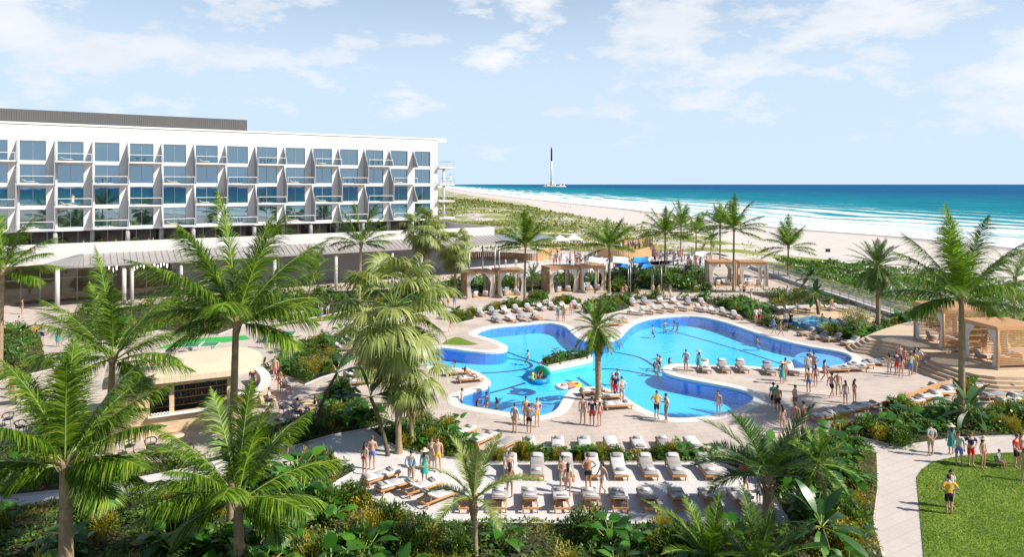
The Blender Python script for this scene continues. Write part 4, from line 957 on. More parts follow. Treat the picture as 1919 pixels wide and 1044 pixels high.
def garment(pose,fem,kind):
    key=(kind,pose,fem)
    if key in _meshc: return _meshc[key]
    J,V,Fc,Nn,reg=body(pose,fem); off=.014; sel=set()
    zl=lambda a,b,c: a
    for i,((a,b),t) in enumerate(reg):
        th=a in('hl','hr') and b[0]=='k'; sh=a in('kl','kr'); ua=a in('sl','sr') and b[0]=='e'; fa=a in('el','er')
        low=(a=='pel' and b in('hl','hr')) or (a=='pel' and b=='wst' and t<.55); tor=(a,b) in (('pel','wst'),('wst','cst')) or (a,b)==('cst','nkb') and t<.8 or (a=='cst' and b in('sl','sr'))
        ok={'shorts':low or (th and t<.72),'trunks':low or (th and t<.5),'trousers':low or th or (sh and t<.92),'briefs':low or(th and t<.12),
            'shirt':tor or (a=='pel' and b=='wst') or (ua and t<.62) or (ua and t<.1),'longshirt':tor or ua or (fa and t<.9) ,'top':((a,b)==('wst','cst') and t>.62) or ((a,b)==('cst','nkb') and t<.12),
            'bodice':tor or low or (ua and t<.25),'swimsuit':((a,b)!=('cst','nkb') and tor and b not in('sl','sr')) or low or(th and t<.1)}[kind]
        if ok: sel.add(i)
    if kind in('shirt','longshirt'): off=.022
    if kind in('shorts','trunks','trousers'): off=.018
    idx={};mb=MB();vs=[];fs=[]
    for f in Fc:
        if all(i in sel for i in f):
            g=[]
            for i in f:
                if i not in idx: idx[i]=len(vs); vs.append(V[i]+Nn[i]*off)
                g.append(idx[i])
            fs.append(tuple(g))
    mb.add(vs,fs,0,True); _meshc[key]=mb.mesh(kind,[CL['white']]); return _meshc[key]
def skirt_mesh(pose,fem,ln):
    key=('skirt',pose,fem,ln)
    if key in _meshc: return _meshc[key]
    J=body(pose,fem)[0]; p=J['pel']; mb=MB(); n=16; vs=[];fs=[]
    kc=(J['kl']+J['kr'])/2; rows=7
    for r in range(rows):
        u=r/(rows-1); c=J['wst'].lerp(p,min(1,u*3)) if u<.33 else p.lerp(Vector((kc.x,kc.y,p.z-ln)),(u-.33)/.67)
        rx=.135+.09*u; ry=.11+.09*u
        for k in range(n):
            a=2*math.pi*k/n; w_=1+.07*u*math.sin(a*5+1); vs.append(c+Vector((rx*w_*math.cos(a),ry*w_*math.sin(a),0)))
    for r in range(rows-1):
        for k in range(n): j=(k+1)%n; fs.append((r*n+k,r*n+j,r*n+n+j,r*n+n+k))
    mb.add(vs,fs,0,True); _meshc[key]=mb.mesh('skirt',[CL['white']]); return _meshc[key]
def hair_mesh(pose,fem,long):
    key=('hair',pose,fem,long)
    if key in _meshc: return _meshc[key]
    J=body(pose,fem)[0]; hc=J['nkt']+(J['nkt']-J['nkb']).normalized()*.10; mb=MB(); 
    vs=[];fs=[];n=14;m=9
    for i in range(m+1):
        th=math.pi*i/m*(.60)
        for k in range(n):
            a=2*math.pi*k/n; y=math.sin(th)*math.sin(a); front=max(0,-y); thx=th*(1-.42*front) ; w_=1+.05*math.sin(a*7+i)
            vs.append(hc+Vector((math.sin(thx)*math.cos(a)*.085*w_,math.sin(thx)*math.sin(a)*.103*w_+.004,math.cos(thx)*.128)))
    for i in range(m):
        for k in range(n): j=(k+1)%n; fs.append((i*n+k,i*n+n+k,i*n+n+j,i*n+j))
    mb.add(vs,fs,0,True)
    if long: mb.tube([hc+Vector((0,.055,.02)),hc+Vector((0,.085,-.08)),hc+Vector((0,.09,-.20)),hc+Vector((.0,.10,-.33))],[.07,.085,.075,.03],8,0)
    _meshc[key]=mb.mesh('hair',[M['hair_dark']]); return _meshc[key]
def hat_mesh(pose,fem):
    key=('hat',pose,fem)
    if key in _meshc: return _meshc[key]
    J=body(pose,fem)[0]; hc=J['nkt']+(J['nkt']-J['nkb']).normalized()*.10+Vector((0,0,.045)); mb=MB()
    mb.lathe([(.235,-.03),(.20,.0),(.10,.012),(.098,.07),(.075,.115),(.0,.125)],hc,16); _meshc[key]=mb.mesh('hat',[M['straw']]); return _meshc[key]
def setmat(o,m,slot=0): o.material_slots[slot].link='OBJECT'; o.material_slots[slot].material=m
OUT={ # garments: (kind,colour)
 'm_shorts':lambda a,b:[('shirt',a),('shorts',b)], 'm_pants':lambda a,b:[('longshirt',a),('trousers',b)], 'm_trunks':lambda a,b:[('trunks',a)],
 'f_bikini':lambda a,b:[('top',a),('briefs',a)], 'f_dress':lambda a,b:[('bodice',a),('skirt',a)], 'f_shorts':lambda a,b:[('shirt',a),('shorts',b)], 'f_swim':lambda a,b:[('swimsuit',a)]}
PEOPLE=[]
def person(loc, kind, a='white', b='khaki', pose='stand', face=0.0, label='', skin=0, hat=False, hair=None, h=1.0, group=None, long=None):
    """face: degrees, 0 = towards the camera, 90 = towards picture right"""
    fem=kind[0]=='f'; o=empty('person',loc,R(face),h*(.955 if fem else 1.02)); tag(o,label,'person',group)
    bd=link_mesh('body',body_mesh(pose,fem),o); setmat(bd,SK[skin])
    for gk,c in OUT[kind](a,b):
        me=skirt_mesh(pose,fem,.42) if gk=='skirt' else garment(pose,fem,gk)
        nm={'shorts':'shorts','trunks':'swim_trunks','trousers':'trousers','briefs':'bikini_bottom','shirt':'shirt','longshirt':'long_sleeved_shirt','top':'bikini_top','bodice':'dress','skirt':'skirt','swimsuit':'swimsuit'}[gk]
        c_=link_mesh(nm,me,o); setmat(c_,CL[c])
    hr=link_mesh('hair',hair_mesh(pose,fem,fem if long is None else long),o); setmat(hr,M[hair or ('hair_dark' if (len(PEOPLE)%3) else 'hair_brown')])
    if hat: link_mesh('hat',hat_mesh(pose,fem),o)
    PEOPLE.append(o); return o
def at(px,py,z=0.0): return P(px,py,z)

# ------------------------------------------------------------------ sun loungers (head towards local +y)
def lounger_parts(cush, raised):
    fr=MB(); W=.74
    for s in (-1,1): fr.cbox((s*(W/2-.03),0,.27),(.055,2.0,.09),0,None,.008)
    fr.cbox((0,-.97,.27),(W-.11,.055,.085)); fr.cbox((0,.97,.27),(W-.11,.055,.085))
    for k in range(9): fr.cbox((0,-.85+k*.14,.285),(W-.12,.09,.02))
    ang=R(32 if raised else 3); Mx=Matrix.Translation((0,.28,.31))@Matrix.Rotation(ang,4,'X')
    for k in range(5): fr.cbox((0,.08+k*.14,.0),(W-.12,.09,.02),0,Mx)
    if raised:
        for s in (-1,1): fr.beam((s*.25,.62,.29),(s*.25,.60,.31+math.sin(ang)*.40),.03,.03)
    lg=MB(); 
    leg=MB(); leg.cbox((0,0,.115),(.06,.07,.23),0,None,.006)
    ma=MB(); ma.cbox((0,-.35,.355),(W-.04,1.24,.10),0,None,.035)
    mb=MB(); mb.cbox((0,.34,.062),(W-.04,.70,.10),0,Mx,.035)
    pi=MB(); pi.cbox((0,.54,.155),(.52,.28,.11),0,Mx,.05)
    tw=MB(); tw.tube([(-.20,-.62,.455),(.20,-.62,.455)],.065,8); tw.tube([(-.20,-.48,.455),(.20,-.48,.455)],.06,8)
    tt=MB(); tt.cbox((0,0,0),(.36,.16,.09),0,Matrix.Translation((.02,.60,.16 if not raised else .0))@Matrix.Translation((0,0,.29 if not raised else .50)),.03)
    return dict(frame=fr.mesh('frame',[M['teak']]),leg=leg.mesh('leg',[M['teak']]),mattress=ma.mesh('mattress',[M[cush]]),backrest=mb.mesh('backrest',[M[cush]]),pillow=pi.mesh('pillow',[M['mat_white' if cush=='mat_grey' else 'mat_grey']]),
                rolled_towel=tw.mesh('rolled_towel',[M['mat_grey' if cush!='mat_grey' else 'mat_white']]),dark_towel=tt.mesh('dark_towel',[M['mat_dark']]))
LP={(c,r):lounger_parts(c,r) for c in('mat_white','mat_grey','mat_stripe') for r in(True,False)}
CN={'mat_white':'white','mat_grey':'light grey','mat_stripe':'slate-covered'}
ORD=['first','second','third','fourth','fifth','sixth','seventh','eighth','ninth','tenth','eleventh','twelfth','thirteenth']
lg_rng=random.Random(3)
LOUNGERS=[]
def lounger(loc, head, row, k, cush=None, raised=None, group=None, n=None, extra=None):
    """head: world heading (deg, 0=+X, 90 = away from camera) the headrest points to"""
    cush=cush or lg_rng.choice(['mat_white','mat_grey','mat_grey','mat_stripe']); raised=lg_rng.random()<.65 if raised is None else raised
    p=LP[(cush,raised)]; o=empty('sun_lounger',loc,R(head-90+lg_rng.uniform(-3,3)))
    twl=extra if extra is not None else lg_rng.choice(['towel','towel','dark','both'])
    tag(o,'%s lounger, %s from left in %s'%(CN[cush],ORD[k],row),'sun lounger',group or ('sun loungers in '+row))
    link_mesh('frame',p['frame'],o)
    for sx in(-1,1):
        for sy in(-1,1): l=link_mesh('leg',p['leg'],o); l.location=(sx*.33,sy*.85,0)
    link_mesh('mattress',p['mattress'],o); link_mesh('backrest',p['backrest'],o); link_mesh('pillow',p['pillow'],o)
    if twl!='dark': link_mesh('rolled_towel',p['rolled_towel'],o)
    if twl!='towel': link_mesh('dark_towel',p['dark_towel'],o)
    LOUNGERS.append(o); return o
def row(name, pts, head, z=0.0, raised=None, cush=None):
    for k,pt in enumerate(pts):
        hd=head[k] if isinstance(head,(list,tuple)) else head
        lounger(at(pt[0],pt[1],z),hd,name,k,cush[k%len(cush)] if cush else None,raised)
row('the nearest poolside row, headrests to the camera',[(x,946) for x in (878,936,993,1051,1106,1159,1214,1273,1331,1388)],-90,raised=True,cush=['mat_grey','mat_grey','mat_grey','mat_white','mat_grey','mat_stripe','mat_grey','mat_grey','mat_grey','mat_white'])
row('the second row in front of the low hedge',[(x,888) for x in (957,1007,1062,1112,1160,1214,1266,1325)],90,raised=True,cush=['mat_white','mat_grey','mat_grey','mat_white','mat_white','mat_grey','mat_grey','mat_grey'])
row('the pool-side row behind the low hedge',[(x,842) for x in (993,1046,1096,1147,1197,1247,1300)],-90,raised=False,cush=['mat_white','mat_white','mat_white','mat_white','mat_white','mat_grey','mat_white'])
row('the slanted row left of the low hedge',[(868,818),(906,830),(944,842)],-128,raised=False,cush=['mat_white','mat_white','mat_grey'])
row('the slanted corner of the near deck',[(714,902),(742,917),(792,922),(822,940)],-139,cush=['mat_white','mat_white','mat_white','mat_white'])
row('the back row along the pool hedge',[(901,592),(924,589),(947,587),(969,585),(991,583),(1014,581),(1036,580),(1057,579),(1080,577)],110,raised=True)
row('the short row at the left lobe edge',[(931,603),(957,601),(981,600),(1006,598)],110,raised=True)
row('the upper row behind the right lobe',[(1186,572),(1209,570),(1238,568),(1263,568),(1291,571),(1316,572)],88,raised=True)
row('the lower row behind the right lobe',[(1192,590),(1213,588),(1233,586),(1255,584),(1279,582),(1314,584),(1337,587),(1358,591),(1379,597)],[150,145,140,135,125,110,105,100,95],raised=True)
row('the pair beside the pool date palm',[(1150,611),(1158,604)],20,raised=False)
row('the far side of the plunge pool',[(1459,586),(1480,585),(1503,584),(1549,581),(1575,583)],120,z=.0,raised=True)
row('the near side of the plunge pool',[(1585,611),(1607,606)],180,z=.0,raised=True)
row('the row between the pool and the plunge terrace',[(1512,629),(1537,636),(1562,640),(1594,647)],20,raised=True)
row('the row on the strip between two pool arms',[(1322,695),(1357,695),(1391,695),(1441,699),(1482,699)],84,raised=True,cush=['mat_white','mat_grey','mat_grey','mat_stripe','mat_white'])
row('the cluster at the right tip of the pool',[(1567,698),(1600,696),(1614,690),(1640,685)],5,raised=False)
row('the pair on the left pool promontory',[(858,703),(882,716)],200,raised=False,cush=['mat_white'])
row('the trio on the promontory under the date palm',[(1113,740),(1142,749),(1158,766)],195,raised=False,cush=['mat_white'])
row('the stack of loungers near the ping-pong tables',[(646,658),(655,650),(664,643)],190,raised=True)
row('the pair where two guests stand behind the fan palms',[(668,707),(678,721)],200,raised=False,cush=['mat_white'])
row('the row beside the right planter wall',[(1545,788),(1573,780),(1598,773),(1624,767)],200,raised=False,cush=['mat_grey','mat_white','mat_white','mat_white'])
row('the near row right of the tall palm',[(1708,760),(1741,751),(1764,743),(1787,735),(1862,748),(1890,757),(1915,748)],200,raised=False)
row('the far row right of the tall palm',[(1765,728),(1797,722),(1830,730),(1862,722),(1893,716),(1912,731)],200,raised=False)

# ------------------------------------------------------------------ small furniture
def armchair(loc,rz,label,col='mat_white',group=None):
    o=empty('lounge_chair',loc,R(rz)); tag(o,label,'chair',group)
    mb=MB(); mb.cbox((0,0,.20),(.74,.72,.10),0,None,.01)
    for sx in(-1,1):
        for sy in(-1,1): mb.beam((sx*.33,sy*.31,0),(sx*.33,sy*.31,.17),.05,.05)
    mb.build('frame',M['teak'],o)
    mb=MB(); mb.cbox((0,-.02,.33),(.68,.62,.16),0,None,.04); mb.build('seat',M[col],o)
    mb=MB(); mb.cbox((0,0,0),(.68,.14,.48),0,Matrix.Translation((0,.30,.60))@Matrix.Rotation(R(-14),4,'X'),.04); mb.build('backrest',M[col],o); return o
def daybed(loc,rz,label,group=None,w=1.9):
    o=empty('daybed',loc,R(rz)); tag(o,label,'daybed',group)
    mb=MB(); mb.cbox((0,0,.16),(w,1.1,.28),0,None,.01); mb.build('frame',M['wood'],o)
    mb=MB(); mb.cbox((0,0,.38),(w-.08,1.0,.16),0,None,.05); mb.build('mattress',M['mat_white'],o)
    mb=MB(); mb.cbox((0,.44,.62),(w-.1,.16,.40),0,None,.05); mb.build('backrest',M['mat_grey'],o)
    for k,x in enumerate((-.6,-.15,.35)): mb=MB(); mb.cbox((0,0,0),(.42,.14,.34),0,Matrix.Translation((x,.28,.60))@Matrix.Rotation(R(-20),4,'X'),.05); mb.build('cushion',M[('mat_dark','mat_white','mat_stripe')[k]],o)
    return o
def side_table(loc,label,h=.42,r=.28,group=None,mat='wood'):
    o=empty('side_table',loc); tag(o,label,'table',group); mb=MB(); mb.lathe([(0,h),(r,h),(r,h-.04),(.05,h-.05)],n=14); mb.build('table_top',M[mat],o); mb=MB(); mb.lathe([(.03,h-.04),(.03,.03),(r*.6,.02),(r*.6,0)],n=12); mb.build('pedestal',M['darksteel'],o); return o
def curtain_mesh(w,h,tie=.45,flip=1):
    """gathered curtain hanging in the xz plane, tied back; x from 0 (post) outward"""
    mb=MB(); nu,nv=22,10; vs=[];fs=[]
    for j in range(nv+1):
        v=j/nv; q=1-math.sin(min(1,v/tie)*math.pi/2)*.72 if v<tie else .28+(v-tie)/(1-tie)*.18
        for i in range(nu+1):
            u=i/nu; x=u*w*q; y=.045*math.sin(u*math.pi*9)*(.6+.4*q); vs.append((x*flip,y,h*(1-v)))
    for j in range(nv):
        for i in range(nu): a=j*(nu+1)+i; fs.append((a,a+1,a+nu+2,a+nu+1))
    mb.add(vs,fs,0,True); return mb.mesh('curtain',[M['curtain']])
def cabana(loc, rz, w, d, h, label, side_screen=True, group='timber cabanas with white curtains', screen_back=False, bays=1, ssc=(-1,)):
    """front face towards local -y; origin at the centre of the front edge on the floor"""
    o=empty('cabana',loc,R(rz)); tag(o,label,'cabana',group); t=.17
    for sx in(-1,1):
        for y in (0,d): mb=MB(); mb.cbox((sx*(w/2-t/2),y,h/2-.1),(t,t,h-.2),0,None,.01); mb.build('post',M['woodx'],o)
    mb=MB()
    for y in(-.0,d): mb.cbox((0,y,h-.11),(w,.18,.26),0)
    for sx in(-1,1): mb.cbox((sx*(w/2-.09),d/2,h-.112),(.18,d-.18,.255),0)
    mb.build('beam',M['wood'],o)
    mb=MB(); n=int(w/.22)
    for k in range(n): mb.cbox((-w/2+.12+k*(w-.24)/(n-1),d/2,h+.06),(.13,d+.30,.08))
    mb.build('roof',M['wood'],o)
    mb=MB(); mb.cbox((0,d/2,.06),(w+.1,d+.2,.12)); mb.build('floor_deck',M['deckwood'],o)
    for s in ssc:
        mb=MB(); z=.35
        while z<h-.3: mb.box(s*(w/2-.03)-.02,.12,z,s*(w/2-.03)+.02,d-.12,z+.07); z+=.13
        mb.build('slatted_screen',M['wood'],o)
    if screen_back:
        mb=MB(); z=.4
        while z<h-.3: mb.box(-w/2+.15,d-.02,z,w/2-.15,d+.02,z+.07); z+=.15
        mb.build('slatted_screen',M['wood'],o)
    for sx in(-1,1):
        for y in(.0,d):
            c=link_mesh('curtain',curtain_mesh(w*.31,h-.36,flip=-sx),o); c.location=(sx*(w/2-t),y+(.0 if y else .02),.14)
    return o
# ------------------------------------------------------------------ cabanas: two pairs behind the pool, one pair to the right, one pair on the steps
def V2(a,b): d=b-a; return math.degrees(math.atan2(d.y,d.x)), d.length
def cab_between(pa,pb,h,d,label,z=0,**k):
    a=P(*pa,z); b=P(*pb,z); an,l=V2(a,b); c=(a+b)/2
    return cabana((c.x,c.y,z),an,l,d,h,label,**k),c,an,l
def rel(c,an,x,y,z=0): a=R(an); return (c.x+math.cos(a)*x-math.sin(a)*y,c.y+math.sin(a)*x+math.cos(a)*y,c.z+z)
CB=[((875,561),(927,558),3.45,'left-hand timber cabana of the pair beside the fan palms',(-1,1)),((933,557.5),(985,555),3.45,'right-hand timber cabana of the pair beside the fan palms',()),
    ((1030,551),(1084,548),3.5,'timber cabana with slatted side directly behind the pool date palm',(-1,)),((1088,547.5),(1135,546),3.5,'timber cabana right of the slatted one behind the date palm',(-1,)),
    ((1329,536.5),(1381,537),3.5,'left cabana of the small pair near the boardwalk',()),((1387,537),(1440,537.5),3.5,'right cabana of the small pair near the boardwalk',())]
for k,(a,b,h,lab,ss) in enumerate(CB):
    o,c,an,l=cab_between(a,b,h,3.0,lab,ssc=ss)
    daybed(rel(c,an,-.5,2.1,.12),an,'white daybed inside the '+lab.replace('timber ',''),'daybeds in the cabanas')
    armchair(rel(c,an,-.7,.55,.12),an+200,'left chair in the '+lab.replace('timber ',''),group='lounge chairs in the cabanas')
    armchair(rel(c,an,.9,.6,.12),an+150,'right chair in the '+lab.replace('timber ',''),group='lounge chairs in the cabanas')
# stepped timber terraces on the right
def stepped(name,label,px,n,z1,grow,mat):
    o=empty(name,(0,0,0)); tag(o,label,'terrace'); poly=smooth_closed([ptop(a,b,z1) for a,b in px],1)
    for k in range(n):
        z=z1-(k+1)*z1/(n+1); q=offset(poly,.02+grow*(k+1)); mb=MB(); mb.prism(q,-.1,z,0); mb.build('step',M[mat],o)
    mb=MB(); mb.prism(poly,-.1,z1,0); mb.build('deck',M[mat],o); return poly
terr_hi=stepped('timber_terrace','pale timber terrace with wide steps below the far right cabana',[(1618,637),(1640,622),(1690,606),(1725,600),(1800,600),(1860,618),(1845,640),(1790,658),(1740,662),(1712,652),(1668,640)],4,1.1,.38,'deckwood')
terr_lo=stepped('timber_terrace','lower pale timber terrace with wide steps below the near right cabana',[(1728,668),(1800,650),(1880,648),(2050,665),(2100,705),(1925,708),(1845,706),(1790,692)],3,.9,.38,'deckwood')
for (pa,pb,z,h,lab,nm) in (((1727,634),(1786,655),1.1,3.3,'large cabana on the upper timber terrace, left of the tall palm','upper'),((1862,690),(1945,712),.9,3.2,'large cabana on the lower timber terrace at the right edge','lower')):
    a=P(*pa,z); b=P(*pb,z); 
    if nm=='upper': a=P(1714,634,z); b=P(1770,657,z)
    else: a=P(1836,690,z); b=P(1872,694,z); a=P(1806,672,z); b=P(1872,694,z)
    an,l=V2(a,b); c=(a+b)/2; o=cabana((c.x,c.y,z),an,l,3.4,h,lab,ssc=(-1,1),screen_back=False)
    daybed(rel(c,an,0,2.3,.12),an,'white daybed with dark cushions on the %s terrace cabana'%nm,'daybeds on the terrace cabanas'); armchair(rel(c,an,-.8,.7,.12),an+170,'grey lounge chair inside the %s terrace cabana'%nm,'mat_grey'); side_table(rel(c,an,.5,.8,.12),'small round table inside the %s terrace cabana'%nm)
# timber surround of the plunge pool
mb=MB(); mb.prism([ptop(a,b) for a,b in [(1440,588),(1445,580),(1520,574),(1600,576),(1655,604),(1640,612),(1560,618),(1540,624),(1465,606)]],-.05,.02,0); o=mb.build('plunge_pool_deck',M['palewood']); o['kind']='structure'
# low timber retaining walls
def low_wall(name,px,z,label,mat='wood',t=.12,cat='wall'):
    pts=[P(a,b) for a,b in px]; mb=MB()
    for i in range(len(pts)-1):
        mb.beam(pts[i]+Vector((0,0,z/2)),pts[i+1]+Vector((0,0,z/2)),t,z-.003*(i%2))
    o=mb.build(name,M[mat]); tag(o,label,cat); return o
low_wall('retaining_wall',[(1650,790),(1652,770),(1690,757),(1750,735),(1800,722)],.55,'low pale timber planter wall behind the right-hand loungers')
# curved slatted timber walls in the beach plaza
def slat_wall(px,h,label,name='curved_timber_wall'):
    pts=[P(a,b) for a,b in sm(px,2)]; mb=MB(); 
    for i in range(len(pts)-1):
        a,b=pts[i],pts[i+1]; n=max(1,int((b-a).length/.35))
        for k in range(n):
            p=a.lerp(b,(k+.5)/n); mb.cbox((0,0,h/2),((b-a).length/n*.82,.12,h),0,Matrix.Translation(p)@Matrix.Rotation(math.atan2((b-a).y,(b-a).x),4,'Z'))
    o=mb.build(name,M['woodx']); tag(o,label,'wall'); return o
slat_wall([(865,487),(900,484),(960,486),(1005,490),(1036,486)],1.4,'long curved timber slat wall beneath the open canopy')
slat_wall([(1010,477),(1030,474),(1050,473)],1.2,'short timber slat wall behind the white bar tents')
slat_wall([(1120,478),(1135,488),(1165,491),(1200,489),(1226,480),(1232,473)],2.2,'curved grey-brown timber slat wall in the beach plaza')
slat_wall([(1170,466),(1200,462),(1225,463)],2.0,'upper timber slat wall crowded with standing guests')
# plaza paving beyond
sheet('plaza_paving',[(868,520),(860,500),(900,490),(1000,482),(1060,476),(1150,470),(1230,470),(1330,488),(1340,500),(1280,512),(1150,508),(1040,510),(950,524)],.006,M['whitepave'])
# shade sails and tents
def sail(px,z,label,mat,name='shade_sail',poles=True,rise=.8):
    c=[P(a,b,z+(rise if i%2 else 0)) for i,(a,b) in enumerate(px)]; o=empty(name,(0,0,0)); tag(o,label,'canopy','shade sails in the beach plaza'); mb=MB(); n=8; vs=[];fs=[]
    for i in range(n+1):
        for j in range(n+1):
            u,v=i/n,j/n; p=c[0]*(1-u)*(1-v)+c[1]*u*(1-v)+c[2]*u*v+c[3]*(1-u)*v; m=(c[0]+c[1]+c[2]+c[3])/4; k=4*u*(1-u)*0+ (1-abs(2*u-1))*(1-abs(2*v-1))
            e=1-.16*(math.sin(math.pi*u)*(abs(2*v-1)**3)+math.sin(math.pi*v)*(abs(2*u-1)**3)); q=m+(p-m)*e; vs.append(q-Vector((0,0,.35*k)))
    for i in range(n):
        for j in range(n): a=i*(n+1)+j; fs.append((a,a+1,a+n+2,a+n+1))
    mb.add(vs,fs,0,True); mb.build('fabric',mat,o)
    if poles:
        for p in c: mb=MB(); mb.tube([(p.x,p.y,0),p],.06,6); mb.build('pole',M['steel'],o)
sailw=solid('white_sail_fabric',(.82,.82,.82),.8,.02,1); sailb=solid('blue_sail_fabric',(.02,.22,.55),.8,.05,1); saild=solid('charcoal_sail_fabric',(.06,.055,.055),.8,.1,1)
sail([(1096,490),(1136,495),(1140,484),(1105,481)],3.0,'white shade sail left of the blue ones in the plaza',sailw)
sail([(1140,492),(1182,496),(1180,482),(1150,480)],3.0,'white shade sail between two blue sails',sailw,rise=1.2)
sail([(1152,500),(1178,503),(1182,491),(1160,489)],2.4,'small blue shade sail below the white one',sailb)
sail([(1184,493),(1222,496),(1216,481),(1188,481)],3.0,'blue shade sail right of the white sails',sailb)
sail([(1192,502),(1225,504),(1222,494),(1198,493)],2.3,'blue shade sail over the plaza bar',sailb)
sail([(1185,493),(1240,500),(1282,486),(1236,489)],3.2,'long charcoal triangular shade sail above the plaza crowd',saild)
sail([(1294,476),(1318,482),(1334,470),(1304,471)],3.0,'white shade sail left of the boardwalk cabanas',sailw)
for px,py,nm in ((1050,470,'left'),(1076,468,'right')):
    p=P(px,py); o=empty('market_tent',p); tag(o,'small white pyramid tent, %s of the two in the distant plaza'%nm,'tent','white pyramid tents'); mb=MB(); mb.add([(-2,-2,2.4),(2,-2,2.4),(2,2,2.4),(-2,2,2.4),(0,0,3.6)],[(0,1,4),(1,2,4),(2,3,4),(3,0,4)]); mb.build('roof',sailw,o)
    for sx in(-1,1):
        for sy in(-1,1): mb=MB(); mb.tube([(sx*1.9,sy*1.9,0),(sx*1.9,sy*1.9,2.4)],.05,5); mb.build('pole',M['steel'],o)
# charcoal sail's slim poles in front
# ------------------------------------------------------------------ boardwalk with railings
bw=[(1405,497),(1440,510),(1480,524),(1530,541),(1590,560),(1650,580),(1710,600),(1760,618)]
L1=[P(a,b,.5) for a,b in bw]; L2=[p+Vector((1.9,.6,0)) for p in L1]
mb=MB()
for i in range(len(L1)-1):
    mb.add([L1[i],L1[i+1],L2[i+1],L2[i],*[q-Vector((0,0,.5)) for q in (L1[i],L1[i+1],L2[i+1],L2[i])]],[(0,3,2,1),(0,1,5,4),(2,3,7,6)])
o=mb.build('boardwalk',M['greywood']); o['kind']='structure'
def railing(pts,label):
    o=empty('railing',pts[0]); tag(o,label,'railing'); base=pts[0]; R_=MB()
    for i in range(len(pts)-1):
        a,b=pts[i]-base,pts[i+1]-base
        for z in(1.05,.8,.55,.3): R_.beam(a+Vector((0,0,z)),b+Vector((0,0,z)),.05 if z<1 else .10,.05)
        n=max(1,int((b-a).length/1.8))
        for k in range(n):
            p=a.lerp(b,k/n); mb=MB(); mb.cbox((p.x,p.y,p.z+.53),(.07,.07,1.08)); mb.build('post',M['steel'],o)
    R_.build('rails',M['steel'],o)
railing([p+Vector((.05,0,.0)) for p in L1],'grey boardwalk railing on the resort side'); railing([p-Vector((.05,0,0)) for p in L2],'grey boardwalk railing on the beach side')
# lifeguard stand / dark bin on the beach
p=P(1552,476,-2.4); o=empty('beach_locker',p); tag(o,'small dark wheeled hut standing alone on the sand','hut'); o.scale=(.6,.6,.6); mb=MB(); mb.cbox((0,0,1.3),(1.6,1.2,1.5),0,None,.05); mb.build('body',M['darksteel'],o); mb=MB(); mb.cbox((0,0,2.15),(2.0,1.6,.12)); mb.build('roof',M['steel'],o)
for sx in(-1,1): mb=MB(); mb.tube([(sx*.7,-.5,.28),(sx*.7,.5,.28)],.28,10); mb.build('wheel',M['darksteel'],o)
# ------------------------------------------------------------------ rocket on its sea platform
Yr=4200.; zr=-3.0; xr=(1034-CX)*Yr/F; sc=Yr/F
o=empty('rocket',(xr,Yr,zr+2*sc)); tag(o,'slender rocket with black upper half and white lower half standing over the horizon','rocket')
hh=(350-277)*sc; mb=MB(); mb.tube([(0,0,0),(0,0,hh*.64)],1.75*sc*.9,14); mb.build('booster',M['white'],o)
mb=MB(); mb.tube([(0,0,hh*.64),(0,0,hh*.94),(0,0,hh*.985),(0,0,hh)],[1.6*sc,1.6*sc,1.0*sc,.2*sc],14); mb.build('upper_stage',M['darksteel'],o)
for k in range(4): a=k*math.pi/2+.4; mb=MB(); mb.beam((math.cos(a)*1.2*sc,math.sin(a)*1.2*sc,hh*.16),(math.cos(a)*7*sc,math.sin(a)*7*sc,0),1.0*sc,.8*sc); mb.build('landing_leg',M['white'],o)
o=empty('sea_platform',(xr,Yr,zr)); tag(o,'low white landing barge on the horizon under the rocket','barge'); mb=MB(); mb.cbox((5*sc,0,1*sc),(44*sc,16*sc,2*sc),0,None,.3*sc); mb.build('hull',M['white'],o)
mb=MB(); g=random.Random(4)
for k in range(14): x=g.uniform(-14,26)*sc; h_=g.uniform(2,6.5)*sc; mb.cbox((x,g.uniform(-5,5)*sc,2*sc+h_/2),(g.uniform(2,4)*sc,3*sc,h_),0,None,.3*sc)
mb.build('superstructure',M['white_trim'],o)
